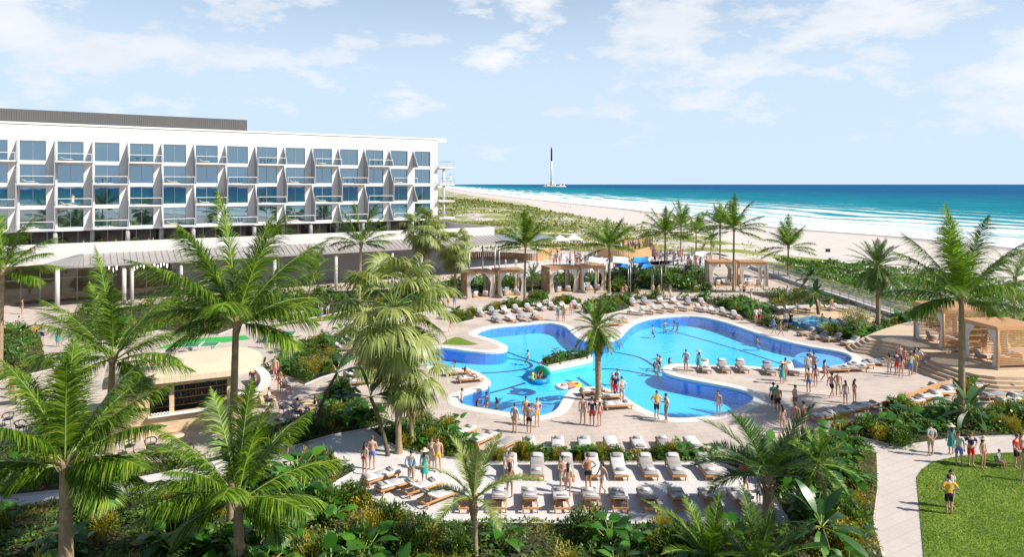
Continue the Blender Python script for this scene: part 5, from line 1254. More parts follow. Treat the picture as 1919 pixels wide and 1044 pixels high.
# ------------------------------------------------------------------ bar kiosk
def kiosk():
    o=empty('bar_kiosk',P(212,828)); b=P(212,828); tag(o,'curved pale timber poolside bar kiosk with long serving hatches','bar')
    a=P(212,828); c=P(452,792); e=(c-a); an=math.atan2(e.y,e.x); Ln=e.length; H=3.2; D=4.9
    K=lambda s,y,z: Vector((math.cos(an)*s-math.sin(an)*y,math.sin(an)*s+math.cos(an)*y,z))
    def kb(mb,s0,y0,z0,s1,y1,z1,mi=0): mb.add([K(*p) for p in ((s0,y0,z0),(s1,y0,z0),(s1,y1,z0),(s0,y1,z0),(s0,y0,z1),(s1,y0,z1),(s1,y1,z1),(s0,y1,z1))],((0,3,2,1),(4,5,6,7),(0,1,5,4),(1,2,6,5),(2,3,7,6),(3,0,4,7)),mi)
    # openings in local s measured from the photo
    def ls(px):
        k=(px-CX)/F; dx,dy=math.cos(an),math.sin(an); return (k*a.y-a.x)/(dx-k*dy)
    W1=(ls(281),ls(318)); W2=(ls(327),ls(426)); z0,z1=1.22,2.82
    mb=MB(); t=.22
    kb(mb,0,0,0,W1[0],t,H); kb(mb,W1[1],0,z0,W2[0],t,z1); kb(mb,W2[1],0,0,W2[1]+.5,t,H); kb(mb,W1[0],0.004,0,W2[1],t,z0); kb(mb,W1[0],.004,z1,W2[1],t,H)
    kb(mb,0,t,0,t,D,H); kb(mb,t,D-t,0,W2[1]+.5,D,H)
    mb.build('wall',M['palewood'],o)
    mb=MB(); kb(mb,W1[0]-.1,-.35,z0-.08,W2[1]+.1,-.003,z0); mb.build('counter',M['white_trim'],o)
    mb=MB(); kb(mb,t+.01,1.3,.05,W2[1]+.3,1.45,H-.02); mb.build('back_bar',M['darksteel'],o)
    sh=[]
    for z in(1.3,1.75,2.2): mb=MB(); kb(mb,W1[0]-.2,.98,z,W2[1]+.2,1.29,z+.04); sh.append((mb.build('shelf',M['wood'],o),z))
    # roof: overhanging, rounded at the right end, slight camber
    pts=[(-.5,-.55),(W2[1]*.5,-.75),(W2[1]+.2,-.9)]
    R_=(D+1.7)/2; cx=W2[1]+.3; cy=D/2+.05
    for k in range(1,20): an2=-math.pi/2+k*math.pi/20; pts.append((cx+math.cos(an2)*R_*.62,cy+math.sin(an2)*R_))
    pts+=[(W2[1]*.5,D+.7),(-.5,D+.5)]
    mb=MB(); n=len(pts); cz=Vector((W2[1]*.5,D/2,H+.62)); top=[K(x,y,H+.36) for x,y in pts]; bot=[K(x,y,H+.02) for x,y in pts]; inr=[K(cz.x+(x-cz.x)*.55,cz.y+(y-cz.y)*.55,H+.56) for x,y in pts]
    mb.add(top+bot+inr,[(i,(i+1)%n,n+(i+1)%n,n+i)[::-1] for i in range(n)]+[(i,(i+1)%n,2*n+(i+1)%n,2*n+i) for i in range(n)]+[tuple(range(2*n,3*n)),tuple(reversed(range(n,2*n)))]); mb.build('roof',brickmat('pale_roof_boards',(.80,.68,.50),(.76,.64,.47),(.62,.51,.37),3.0,.22,.008,.7,rot=an,stain=.06),o)
    # bottles and glasses: stand on the shelves
    cols=[solid('bottle_'+k,v,.15,.1,4,spec=.7) for k,v in (('green',(.03,.12,.05)),('amber',(.28,.10,.02)),('clear',(.45,.50,.52)),('blue',(.04,.12,.25)))]
    bm_=MB(); bm_.lathe([(.0,0),(.04,0),(.04,.17),(.015,.22),(.015,.29),(0,.29)],n=7); bmesh_=bm_.mesh('bottle',[cols[0]]); g=random.Random(9); base=b
    for r,(so_,z) in enumerate(sh):
        x=W1[0]; k=0
        while x<W2[1]:
            if r==0 and k%3==0: x+=.1; k+=1; continue
            q=link_mesh('bottle',bmesh_); q.location=b+K(x,1.12+g.uniform(-.05,.05),z+.04); setmat(q,cols[g.randrange(4)]); q.scale=(1,1,g.uniform(.8,1.1)); tag(q,'bottle among the rows on the %s back shelf of the bar kiosk'%('lower','middle','upper')[r],'bottle','bottles on the %s bar shelf'%('lower','middle','upper')[r]); x+=.17; k+=1
    gl=MB(); gl.lathe([(.03,0),(.04,.13),(.035,.13),(.028,.01)],n=7); gm=gl.mesh('glass',[M['curtain']])
    for k in range(12):
        q=link_mesh('drinking_glass',gm); q.location=b+K(W1[0]+.1+k*.085,-.12-(k%2)*.1,z0); tag(q,'white tumbler lined up on the counter of the bar kiosk','glass','tumblers on the kiosk counter')
    # curved outdoor bar at the rounded end
    cb=empty('curved_bar_counter',P(470,755)); tag(cb,'curved white-topped bar counter at the rounded end of the kiosk','bar counter'); A=[P(x,y)-cb.location for x,y in sm([(446,768),(470,768),(492,756),(500,742),(497,728),(485,716)],2)]
    mb=MB(); mt=MB()
    for i in range(len(A)-1): mb.beam(A[i]+Vector((0,0,.5)),A[i+1]+Vector((0,0,.5)),.35,1.0-.003*(i%2)); 
    for i in range(len(A)-1): mt.beam(A[i]+Vector((0,0,1.04+.003*(i%2))),A[i+1]+Vector((0,0,1.04+.003*(i%2))),.7,.07)
    mb.build('counter_front',M['palewood'],cb); mt.build('counter_top',M['coping'],cb)
    return b,K
kiosk()
# kiosk terrace paving and its low wall
sheet('bar_terrace_paving',[(60,720),(200,700),(480,690),(560,722),(630,735),(600,790),(497,812),(440,856),(300,870),(200,862),(60,838)],.007,M['paving'])
# cafe tables and chairs
def cafe_chair(loc,rz,label,group='black cafe chairs',seat='darksteel'):
    o=empty('cafe_chair',loc,R(rz)); tag(o,label,'chair',group)
    for sx in(-1,1):
        for sy in(-1,1): mb=MB(); mb.beam((sx*.24,sy*.22,0),(sx*.19,sy*.18,.45),.025,.025); mb.build('leg',M['darksteel'],o)
    mb=MB(); mb.cbox((0,0,.46),(.48,.46,.05),0,None,.02); mb.build('seat',M[seat],o)
    mb=MB(); pts=[(-.27,-.15,.62),(-.30,.1,.70),(-.22,.27,.78),(0,.31,.80),(.22,.27,.78),(.30,.1,.70),(.27,-.15,.62)]; mb.tube(pts,.035,6); mb.tube([(-.2,.25,.5),(0,.28,.52),(.2,.25,.5)],.02,5)
    for p in pts[1::2]: mb.tube([p,(p[0]*.75,p[1]*.75,.46)],.014,4)
    mb.build('backrest',M['darksteel'],o); return o
def cafe_table(loc,label,r=.5,sq=False):
    o=empty('cafe_table',loc); tag(o,label,'table','cafe tables by the bar'); mb=MB(); mb.lathe([(0,.76),(r,.76),(r,.72),(.05,.71)],n=20,sx=1.25); mb.build('table_top',M['palewood'],o); mb=MB(); mb.lathe([(.035,.72),(.035,.03),(.25,.02),(.25,0)],n=12); mb.build('pedestal',M['darksteel'],o)
for k,(x,y,lab) in enumerate(((322,842,'round timber cafe table right in front of the kiosk hatch'),(574,775,'long timber cafe table with two seated guests'),(30,758,'round cafe table beside the two women at the left'))): cafe_table(P(x,y),lab,.55)
for x,y,rz,lab in ((243,852,-60,'black cafe chair, left of the two facing the kiosk wall'),(283,850,30,'black cafe chair, right of the two facing the kiosk wall'),(352,850,170,'black cafe chair right of the round kiosk table'),(532,778,60,'empty black cafe chair at the low terrace wall'),(556,782,80,'black cafe chair under the guest in grey'),(594,772,-100,'black cafe chair under the seated dark-haired woman'),(55,770,-40,'black cafe chair by the two women at the left'),(15,800,20,'black cafe chair at the left edge, first of the shaded row'),(40,815,60,'black cafe chair in the shaded row at the left'),(505,765,90,'black bar stool chair outside the curved counter')):
    cafe_chair(P(x,y),rz,lab)
low_wall('terrace_wall',sm([(595,770),(600,785),(560,800),(505,812),(470,812)],2),.45,'low curved pale wall edging the bar terrace','podium',.22)
# ping-pong tables
def pingpong(c,rz,label):
    o=empty('ping_pong_table',P(*c),R(rz)); tag(o,label,'ping-pong table','green ping-pong tables'); g_=solid('green_table_top',(.04,.20,.09),.5,.05,2)
    for s in(-1,1): mb=MB(); mb.cbox((s*.70,0,.75),(1.36,1.5,.03)); mb.build('table_top',g_,o)
    mb=MB()
    for x in(-1.39,1.39): mb.cbox((x,0,.752),(.03,1.56,.034))
    for y in(-.765,.765): mb.cbox((0,y,.752),(2.75,.03,.034))
    mb.build('edge_line',M['white_trim'],o)
    mb=MB(); mb.cbox((0,0,.82),(.02,1.8,.15)); mb.build('net',M['white_trim'],o)
    for s in(-1,1): mb=MB(); mb.cbox((s*1.0,0,.36),(.12,1.3,.72)); mb.build('leg',M['white_trim'],o)
pingpong((525,640),8,'green ping-pong table standing by the hedge right of the tall palm'); pingpong((378,662),10,'green ping-pong table behind the bar kiosk')
sheet('play_mat',[(290,655),(345,636),(460,629),(470,636),(430,641),(340,650)],.012,solid('bright_green_mat',(.03,.33,.06),.9,.05,1))
# inflatables
def ring(px,py,label,mat,r=.45,t=.15,z=WZ+.06):
    o=empty('swim_ring',P(px,py,z)); tag(o,label,'swim ring'); mb=MB(); n=24; 
    for k in range(n): pass
    vs=[];fs=[];m=10
    for i in range(n):
        a=2*math.pi*i/n
        for j in range(m): b=2*math.pi*j/m; rr=r+math.cos(b)*t; vs.append((rr*math.cos(a),rr*math.sin(a),math.sin(b)*t))
    for i in range(n):
        for j in range(m): fs.append((i*m+j,((i+1)%n)*m+j,((i+1)%n)*m+(j+1)%m,i*m+(j+1)%m))
    mb.add(vs,fs,0,True); mb.build('tube',mat,o); return o
ring(1053,725,'white swim ring, left of the three floating together',CL['white'],.38); ring(1064,723,'pink swim ring in the middle of the three floating together',CL['pink'],.38); ring(1077,722,'yellow swim ring, right of the three floating together',CL['yellow'],.38)
pc=ring(1009,712,'large blue and green peacock-like inflatable float with a raised fan tail',solid('blue_vinyl',(.01,.22,.50),.25,.05,2),1.0,.32); pc.name='inflatable_float'; pc['category']='pool float'
mb=MB(); 
for k in range(13): a=R(-72+k*12); mb.tube([(0,.7,.25),(math.sin(a)*.65,.85,.3+math.cos(a)*.62),(math.sin(a)*1.15,.95,.35+math.cos(a)*1.05)],[.06,.15,.10],7)
mb.build('fan_tail',solid('green_vinyl',(.02,.48,.25),.25,.1,6),pc)
mb=MB(); 
for k in range(13): a=R(-72+k*12); uvsphere(mb,(math.sin(a)*1.1,.80,.35+math.cos(a)*1.0),(.085,.05,.085),7,5)
mb.build('tail_eyes',solid('turquoise_vinyl',(.05,.60,.75),.25,.1,6),pc)
mb=MB(); mb.tube([(0,-.9,.1),(0,-1.15,.45),(0,-1.05,.8)],[.2,.14,.1],8); uvsphere(mb,(0,-1.08,.88),(.16,.2,.16),10,8); mb.build('head',solid('lime_vinyl',(.45,.70,.05),.25,.1,6),pc); pc.scale=(.70,.70,.70); pc.rotation_euler=(0,0,R(-35))
# balcony furniture: alternate sun loungers and small table sets
ft=MB(); ft.lathe([(0,.7),(.4,.7),(.4,.66),(.04,.65),(.04,0)],n=10)
for s in(-1,1):
    ft.cbox((s*.85,0,.42),(.45,.45,.06)); ft.cbox((s*1.05,0,.68),(.05,.42,.45))
    for q in(-.17,.17): ft.beam((s*.7,q,0),(s*.7,q,.42),.03,.03); ft.beam((s*1.03,q,0),(s*1.03,q,.42),.03,.03)
ftm=ft.mesh('table_set',[M['darksteel']])
bayn=0; FLN=['top','second','third','lowest']
for i in range(2,len(BS)-2):
    for r in range(4):
        if (i%2==0)!=(r%2==0): continue
        z=ZT-ST*r; p=HM@Vector((BS[i]+1.3,.95,z)); bay='%s storey balcony, hotel column %s from the left'%(FLN[r],ORD[min(12,i-2)])
        if (i//2+r)%2==0:
            o=empty('balcony_lounger',p,math.atan2(HD[1],HD[0])+R(90)); tag(o,'white reclining chair on the '+bay,'chair','white recliners on the hotel balconies'); o.scale=(.8,.8,.8)
            pp=LP[('mat_white',True)]; link_mesh('frame',pp['frame'],o); link_mesh('mattress',pp['mattress'],o); link_mesh('backrest',pp['backrest'],o)
        else:
            o=link_mesh('balcony_table_set',ftm); o.location=p; o.rotation_euler=(0,0,math.atan2(HD[1],HD[0])); tag(o,'dark table and chairs on the '+bay,'furniture','dark table sets on the hotel balconies')
# planters of the recessed level
for i in range(3,len(BS)-1,1):
    p=HM@Vector((BS[i]+.9,.6,5.98)); mb=MB(); mb.lathe([(.55,0),(.75,.5),(.65,.5),(.6,.42),(0,.42)],n=14); o=empty('planter_bowl',p); tag(o,'terracotta planter bowl on the podium terrace, %s from the left'%ORD[min(12,i-3)],'planter','terracotta bowls on the podium terrace'); mb.build('bowl',solid('terracotta',(.45,.18,.08),.8,.1,3) if i==3 else bpy.data.materials['terracotta'],o); c=link_mesh('foliage',grn_meshes[i%2],o); c.location=(0,0,.4); c.scale=(.9,.9,.8)
# ------------------------------------------------------------------ people: (px, py, kind, a, b, pose, face, label, [opts])
PP=[
(527,862,'m_shorts','mint','grey','stand',200,'man in pale mint shirt on the white path beside a yellow-shirted man'),
(537,858,'m_shorts','yellow','navy','hips',160,'man in yellow shirt, hands on hips, standing on the white path behind the palm'),
(684,890,'f_bikini','red','red','stand',170,'woman in red bikini on the near deck beside a man in blue trunks'),
(698,881,'m_trunks','blue','blue','talk',190,'bare-chested man in blue trunks on the near deck beside the woman in red'),
(771,912,'m_pants','lightblue','khaki','behind',175,'man in light blue shirt and khaki trousers among the slanted loungers'),
(796,905,'f_dress','teal','teal','stand',185,'woman in teal dress and sun hat among the slanted loungers',dict(hat=1)),
(809,880,'f_dress','cream','cream','stand',10,'woman in cream patterned dress beside the man in yellow trunks'),
(821,884,'m_trunks','yellow','yellow','relax',-10,'bare-chested man in yellow trunks at the top edge of the near deck'),
(956,934,'f_bikini','pink','pink','relax',170,'woman in pink bikini between the two near lounger rows'),
(955,897,'m_trunks','grey','grey','sit',10,'dark-haired man sitting on the leftmost lounger of the second row'),
(1055,924,'m_trunks','cream','cream','talk',20,'slim man in cream trunks talking with a long-haired woman between the lounger rows'),
(1065,935,'f_bikini','pink','pink','stand',170,'long-haired woman in pink bikini, back turned, between the lounger rows'),
(1103,919,'m_trunks','black','black','hips',180,'man in black trunks with hands on hips between the lounger rows'),
(1129,930,'f_bikini','white','white','walk',-70,'woman in white bikini striding between the lounger rows'),
(1395,928,'m_shorts','red','brown','walk',80,'man in red shirt walking at the right end of the near lounger rows'),
(1422,945,'m_shorts','lightblue','grey','stand',180,'small boy in light blue shirt at the right end of the nearest row',dict(h=.62)),
(1779,965,'m_shorts','yellow','black','hips',175,'man in yellow shirt and dark shorts standing alone out on the lawn with a friend'),
(1782,953,'m_shorts','mint','grey','stand',0,'man in pale shirt facing the yellow-shirted man on the lawn'),
(1745,855,'m_shorts','lightblue','khaki','behind',170,'man in light blue shirt and khaki shorts on the curved path, hands behind his back'),
(1783,853,'f_dress','teal','teal','stand',190,'woman in teal dress and sun hat on the curved path',dict(hat=1)),
(1797,872,'m_shorts','mint','blue','relax',-20,'man in mint shirt and blue shorts at the top edge of the lawn'),
(1820,873,'m_shorts','navy','red','hips',10,'man in navy shirt and red shorts at the top edge of the lawn'),
(1843,879,'f_bikini','red','red','stand',5,'woman in red bikini and straw hat at the top edge of the lawn',dict(hat=1)),
(1872,876,'m_shorts','lightblue','grey','sit',30,'small boy in light blue shirt sitting on the lawn',dict(h=.7)),
(1905,877,'m_shorts','red','black','relax',30,'man in red shirt and dark shorts at the right end of the lawn group'),
(1914,872,'f_bikini','pink','pink','stand',-20,'woman in pink bikini beside the man in red at the right edge'),
(1921,903,'f_bikini','pink','pink','stand',-30,'woman in pink bikini cut off by the right edge of the lawn'),
(965,812,'m_trunks','khaki','khaki','stand',150,'bare-chested man in khaki trunks, left of the group of four on the pool deck'),
(986,797,'m_trunks','cream','cream','stand',0,'man facing the camera behind the group of four on the pool deck'),
(992,813,'m_trunks','black','black','hips',180,'tanned man in black trunks in the group of four on the pool deck',dict(skin=1)),
(1007,800,'m_trunks','yellow','yellow','hips',20,'blond man in yellow trunks, right of the group of four on the pool deck'),
(1093,796,'m_trunks','cream','cream','relax',175,'man in cream trunks below the date palm, left of the trio'),
(1110,799,'m_shorts','navy','red','stand',170,'man in navy shirt in the middle of the trio below the date palm'),
(1124,800,'f_bikini','red','red','stand',190,'woman in red bikini and straw hat, right of the trio below the date palm',dict(hat=1)),
(1149,744,'f_bikini','red','red','stand',30,'woman in straw hat half hidden behind a navy-shirted man on the promontory',dict(hat=1)),
(1154,748,'m_shorts','navy','red','stand',160,'man in navy shirt and red shorts on the promontory at the water edge'),
(1166,755,'m_shorts','white','lightblue','behind',180,'man in white shirt and light shorts on the promontory at the water edge'),
(1231,785,'m_shorts','yellow','black','hips',10,'man in yellow shirt and black shorts at the near edge of the right pool lobe'),
(1249,791,'m_shorts','mint','grey','talk',-70,'man in mint shirt next to the yellow shirt at the pool edge'),
(1286,697,'m_shorts','lightblue','khaki','behind',170,'man in light blue shirt at the tip of the strip between pool arms'),
(1310,696,'f_dress','teal','teal','stand',195,'woman in teal dress and white hat on the strip between pool arms',dict(hat=1)),
(1466,720,'f_dress','teal','teal','stand',180,'woman in teal dress beside the lounger row on the strip between pool arms',dict(hat=1)),
(1472,715,'m_trunks','brown','brown','stand',20,'brown-haired man right behind the woman in the teal dress'),
(1347,781,'f_swim','cream','cream','stand',-30,'woman in cream swimsuit standing alone by the end of the lower pool arm'),
(1514,707,'m_shorts','cream','khaki','relax',160,'man in cream shirt in the large crowd of guests right of the strip'),
(1526,703,'m_trunks','orange','orange','hips',170,'tanned man, hands on hips, at the back of the large crowd',dict(skin=1)),
(1529,725,'f_bikini','purple','purple','stand',180,'long-haired woman in purple bikini inside the large crowd',dict(skin=1)),
(1516,737,'m_trunks','blue','blue','stand',170,'young man in blue trunks at the front left of the large crowd'),
(1546,716,'f_bikini','pink','pink','walk',60,'woman in pink bikini walking off right of the large crowd'),
(1559,747,'m_trunks','black','black','walk',120,'man in black trunks stepping left in the group of four on the right deck'),
(1571,743,'m_trunks','cream','cream','relax',-10,'pale man facing the camera in the group of four on the right deck'),
(1585,760,'f_shorts','cream','cream','stand',180,'woman in cream shirt, back turned, in the group of four on the right deck'),
(1602,757,'f_bikini','pink','pink','talk',100,'dark long-haired woman in bikini, right of the group of four on the right deck'),
(1450,768,'m_shorts','teal','black','stand',180,'man in teal shirt half hidden by the near date palm fronds'),
(1458,774,'m_shorts','olive','black','stand',170,'man in olive shirt half hidden by the near date palm fronds'),
(1490,773,'m_trunks','brown','brown','talk',30,'man in brown trunks right of the near date palm fronds'),
(1467,812,'f_bikini','pink','pink','stand',180,'woman in pink bikini behind the near date palm crown'),
(1491,810,'m_trunks','cream','cream','stand',175,'man in cream trunks, middle of three behind the near date palm crown'),
(1507,808,'m_trunks','olive','olive','stand',185,'man in olive trunks, right of three behind the near date palm crown',dict(skin=1)),
(1667,701,'f_dress','cream','cream','stand',170,'woman in cream wrap, leftmost of the group below the timber steps'),
(1681,702,'m_shorts','navy','red','stand',185,'man in navy shirt and red shorts in the group below the timber steps'),
(1690,708,'f_bikini','pink','pink','relax',180,'woman in pink bikini at the front of the group below the timber steps'),
(1687,687,'m_trunks','purple','purple','armup',10,'man in purple trunks with raised arm behind the group below the timber steps'),
(1696,690,'f_bikini','red','red','stand',-15,'woman in red bikini at the back of the group below the timber steps',dict(skin=1)),
(1707,705,'m_shorts','mint','blue','stand',175,'man in mint shirt and blue shorts in the group below the timber steps'),
(1715,701,'m_shorts','yellow','khaki','stand',170,'man in yellow shirt in the group below the timber steps'),
(1716,690,'f_shorts','purple','navy','stand',10,'woman in purple top behind the yellow-shirted man near the steps'),
(1723,694,'m_shorts','white','grey','behind',150,'man in white shirt, rightmost of the group below the timber steps'),
(1417,607,'m_shorts','white','khaki','stand',200,'man in white shirt beside the hedge behind the right pool lobe'),
(1423,606,'m_shorts','white','red','stand',150,'man in white shirt and red shorts beside the hedge behind the right pool lobe'),
(1450,628,'m_shorts','blue','blue','walk',90,'man in blue shirt and shorts walking along the right pool edge'),
(1463,631,'f_bikini','pink','pink','walk',90,'woman in pink bikini walking along the right pool edge'),
(1473,616,'m_shorts','lightblue','navy','stand',180,'man in light blue shirt at the corner of the plunge pool'),
(1482,616,'m_shorts','black','black','stand',160,'man in black shirt at the corner of the plunge pool'),
(1532,587,'m_trunks','cream','cream','stand',20,'man in cream trunks behind the plunge pool'),
(1537,586,'f_shorts','cream','cream','stand',-20,'woman in cream top behind the plunge pool'),
(1559,584,'f_bikini','red','red','stand',10,'woman in red bikini between two loungers behind the plunge pool'),
(1476,562,'m_shorts','lightblue','blue','stand',10,'man in light blue shirt on the path left of the boardwalk'),
(1483,565,'f_bikini','pink','pink','stand',-10,'woman in pink bikini on the path left of the boardwalk'),
(1388,554,'m_shorts','mint','grey','stand',10,'man in mint shirt in front of the small pair of cabanas'),
(1395,556,'m_shorts','red','black','stand',180,'man in red shirt in front of the small pair of cabanas'),
(1408,560,'f_dress','cream','cream','stand',170,'girl in cream dress in front of the small pair of cabanas',dict(h=.75)),
(845,623,'f_swim','red','red','walk',-60,'woman in red swimsuit walking left of the grass patch'),
(1046,601,'m_shorts','teal','lightblue','stand',30,'man in teal shirt and light shorts at the far pool edge'),
(1057,602,'m_shorts','yellow','khaki','stand',-20,'man in yellow top at the far pool edge'),
(1070,591,'f_bikini','red','red','stand',10,'woman in red bikini at the far pool edge'),
(1167,558,'f_bikini','cream','cream','stand',20,'woman in cream bikini on the garden path right of the slatted cabanas'),
(1173,557,'m_trunks','olive','olive','stand',-20,'man in olive trunks on the garden path right of the slatted cabanas'),
(1224,556,'m_trunks','lightblue','lightblue','stand',10,'man in light trunks on the distant garden junction'),
(1235,557,'m_shorts','brown','brown','talk',40,'man in brown shirt on the distant garden junction'),
(1244,558,'m_shorts','olive','olive','stand',0,'boy in olive shirt on the distant garden junction',dict(h=.65)),
(1256,556,'f_dress','cream','cream','stand',-30,'woman in cream dress on the distant garden junction'),
(511,612,'f_shorts','white','red','stand',20,'woman in white top and red shorts behind the tall palm'),
(550,604,'f_dress','white','white','stand',160,'woman in white dress, left of two on the play lawn edge'),
(565,606,'f_shorts','white','cream','stand',200,'woman in white shirt, right of two on the play lawn edge'),
(602,602,'m_shorts','mint','blue','lift',170,'man in mint shirt with raised arms on the play lawn edge'),
(614,591,'m_shorts','navy','lightblue','talk',20,'man in navy shirt bending on the play lawn'),
(499,653,'f_dress','blue','blue','stand',170,'woman in blue dress at the end of the ping-pong table'),
(841,576,'f_shorts','red','red','stand',-20,'man-high figure in red beside the left cabana'),
(852,576,'m_shorts','navy','blue','stand',20,'man in navy beside the left cabana'),
(826,580,'f_dress','cream','cream','stand',170,'woman in long cream dress behind the fan palms'),
(669,713,'f_dress','cream','cream','stand',10,'woman in patterned cream dress standing behind the pair of loungers'),
(679,714,'f_bikini','orange','orange','stand',-10,'woman in bikini standing behind the pair of loungers'),
(516,712,'m_trunks','pink','pink','stand',10,'bare-chested man in pink trunks at the round end of the bar'),
(524,733,'f_bikini','brown','brown','stand',170,'tanned woman in brown bikini at the round end of the bar',dict(skin=1)),
(533,738,'m_shorts','white','khaki','sit',90,'man in white shirt seated outside the round end of the bar'),
(497,700,'f_dress','cream','cream','sit',180,'woman in cream seated at the far side of the curved bar'),
(477,768,'m_shorts','white','khaki','sit',200,'man in white shirt seated at the near side of the curved bar'),
(504,764,'m_shorts','white','black','sit',120,'man in white shirt and black shorts seated at the curved bar'),
(474,735,'m_shorts','black','black','stand',60,'bartender in black reaching over the bar'),
(557,786,'m_shorts','grey','black','sit',150,'man in grey shirt seated at the long cafe table'),
(592,777,'f_dress','black','black','sit',-60,'dark-haired woman in black seated at the long cafe table'),
(42,589,'m_shorts','brown','khaki','stand',160,'man in brown shirt in front of the shaded lobby'),
(67,641,'m_shorts','yellow','khaki','hips',20,'man in yellow shirt on the left path beside a bed of ferns'),
(80,642,'m_shorts','lightblue','navy','stand',190,'man in light blue shirt and navy shorts on the left path'),
(109,650,'f_dress','teal','teal','stand',170,'woman in teal dress on the left path'),
(128,691,'f_shorts','brown','brown','stand',10,'woman in brown top in the group behind the near left palm'),
(137,692,'m_shorts','navy','purple','stand',170,'man in navy shirt in the group behind the near left palm',dict(hat=1)),
(150,696,'m_shorts','white','white','stand',190,'man in white in the group behind the near left palm'),
(24,747,'f_bikini','red','red','stand',30,'woman in red bikini at the far left cafe terrace'),
(57,747,'f_shorts','black','white','stand',160,'woman in black top and white shorts at the far left cafe terrace'),
(30,732,'f_bikini','orange','orange','stand',10,'woman in orange bikini behind the far left cafe table'),
(150,915,'m_shorts','yellow','cream','stand',170,'person in yellow shirt hidden behind the trunk of the near left palm'),
(882,714,'f_bikini','yellow','yellow','recline',60,'woman in yellow bikini lying on a lounger on the left promontory'),
(976,606,'f_bikini','teal','teal','recline',140,'woman in teal bikini lying in the short row at the left lobe'),
(1003,604,'m_trunks','red','red','recline',140,'man in red trunks lying in the short row at the left lobe',dict(skin=1)),
]
for t in PP:
    px,py,k,a,b,pose,face,lab=t[:8]; o=t[8] if len(t)>8 else {}
    sk=o.get('skin', (px*7+py)%3==0 and 1 or 0); z=.012
    if pose=='recline': z=.0
    if 1715<px<1730 and py<695: z=.0
    person(at(px,py,z),k,a,b,pose,face+(5*((px*3)%7-3)),lab,sk,bool(o.get('hat')),None,o.get('h',1.0))
# chairs carrying seated guests at the bar
for x,y,rz,l in ((477,768,200,'left black bar chair at the curved counter'),(504,764,120,'right black bar chair at the curved counter'),(533,738,90,'black chair outside the round end of the bar'),(497,700,180,'black chair at the far side of the curved bar')): 
    cafe_chair(at(x,y),rz,l)
o=cafe_chair(at(1872,876),30,'small chair under the seated boy on the lawn',seat='steel'); o.scale=(.62,.62,.62)
# swimmers
SW=[(866,750,'m_trunks','black','stand','man standing waist-deep at the left end of the lower pool lobe',.55),(895,757,'f_bikini','navy','swim','woman swimming at the left end of the lower pool lobe',0),(912,745,'m_trunks','red','swim','man swimming in the middle of three at the lower left lobe',0),(931,752,'f_bikini','black','swim','dark-haired woman swimming, right of three at the lower left lobe',0),
(852,680,'f_bikini','white','swim','swimmer alone near the left wall of the pool',0),(990,664,'m_trunks','lightblue','swim','swimmer in the channel left of the island planter',0),(1227,684,'f_bikini','red','swim','woman bathing left of the strip, nearest the tip',0),(1236,684,'f_bikini','red','swim','woman in red bathing beside the tip of the strip',.1),(1233,672,'m_trunks','navy','swim','man bathing behind the woman in red',0),(1238,675,'m_trunks','blue','swim','second man bathing behind the woman in red',0),(1255,678,'f_bikini','white','swim','woman in white bathing right above the strip tip',.1),
(1246,607,'m_trunks','white','swim','swimmer at the far wall of the right lobe, leftmost',0),(1264,606,'f_bikini','white','swim','swimmer at the far wall of the right lobe, middle',0),(1270,609,'f_bikini','blue','swim','swimmer at the far wall of the right lobe, right',0),(1224,616,'m_trunks','navy','swim','dark-haired swimmer close to the first lane line',0),(1158,700,'m_trunks','black','swim','lone swimmer in the middle behind the date palm trunk',0),(1518,664,'m_trunks','white','swim','swimmer near the right tip between lane lines',0),(1419,638,'m_trunks','blue','swim','swimmer along the right pool wall',0)]
for px,py,k,a,pose,lab,up in SW:
    person(at(px,py,WZ)+Vector((0,0,-1.42+up*.8)),k,a,a,pose,(px*13)%360,lab,px%2,False)
for px,sx,fl,lab in ((1003,-.35,0,'child in dark trunks riding the blue peacock float, left'),(1009,0,0,'child in pink riding the blue peacock float, middle'),(1013,.3,0,'child in black riding the blue peacock float, right')):
    person(at(1009,712,WZ)+Vector((sx,.1,-.42)),'m_trunks' if sx else 'f_bikini','black' if sx else 'pink','x','sit',fl+sx*40,lab,1,False,None,.8)
# bathers in the plunge pool
person(at(1541,598,.46)+Vector((0,0,-1.2)),'m_trunks','navy','x','swim',30,'bather in the small plunge pool, rear',0); person(at(1556,603,.46)+Vector((0,0,-1.2)),'f_bikini','red','x','swim',80,'bather in the small plunge pool, front',0)
# balcony and terrace figures
for px,r,k,a,lab in ((137,2,'f_dress','white','woman in white dress on a third-storey hotel balcony'),(412,2,'f_dress','cream','woman in cream on a third-storey hotel balcony, right of two figures'),(416,2,'m_shorts','lightblue','man leaning on the rail of a third-storey hotel balcony')):
    s=hs(px,.7); person(HM@Vector((s,.8,ZT-ST*r)),k,a,'khaki','stand',0,lab,0)
person(HM@Vector((s1+3.0,.3,ZT-ST)),'m_pants','white','white','stand',30,'figure in white on the end balcony facing the beach',0)
for k,(px,a) in enumerate(((157,'white'),(218,'navy'),(280,'white'),(288,'white'))): person(HM@Vector((hs(px,14),13.6,5.98)),'m_shorts' ,a,'grey','stand',20,'guest in %s standing on the podium terrace, %s from the left'%(a,ORD[k]),0)
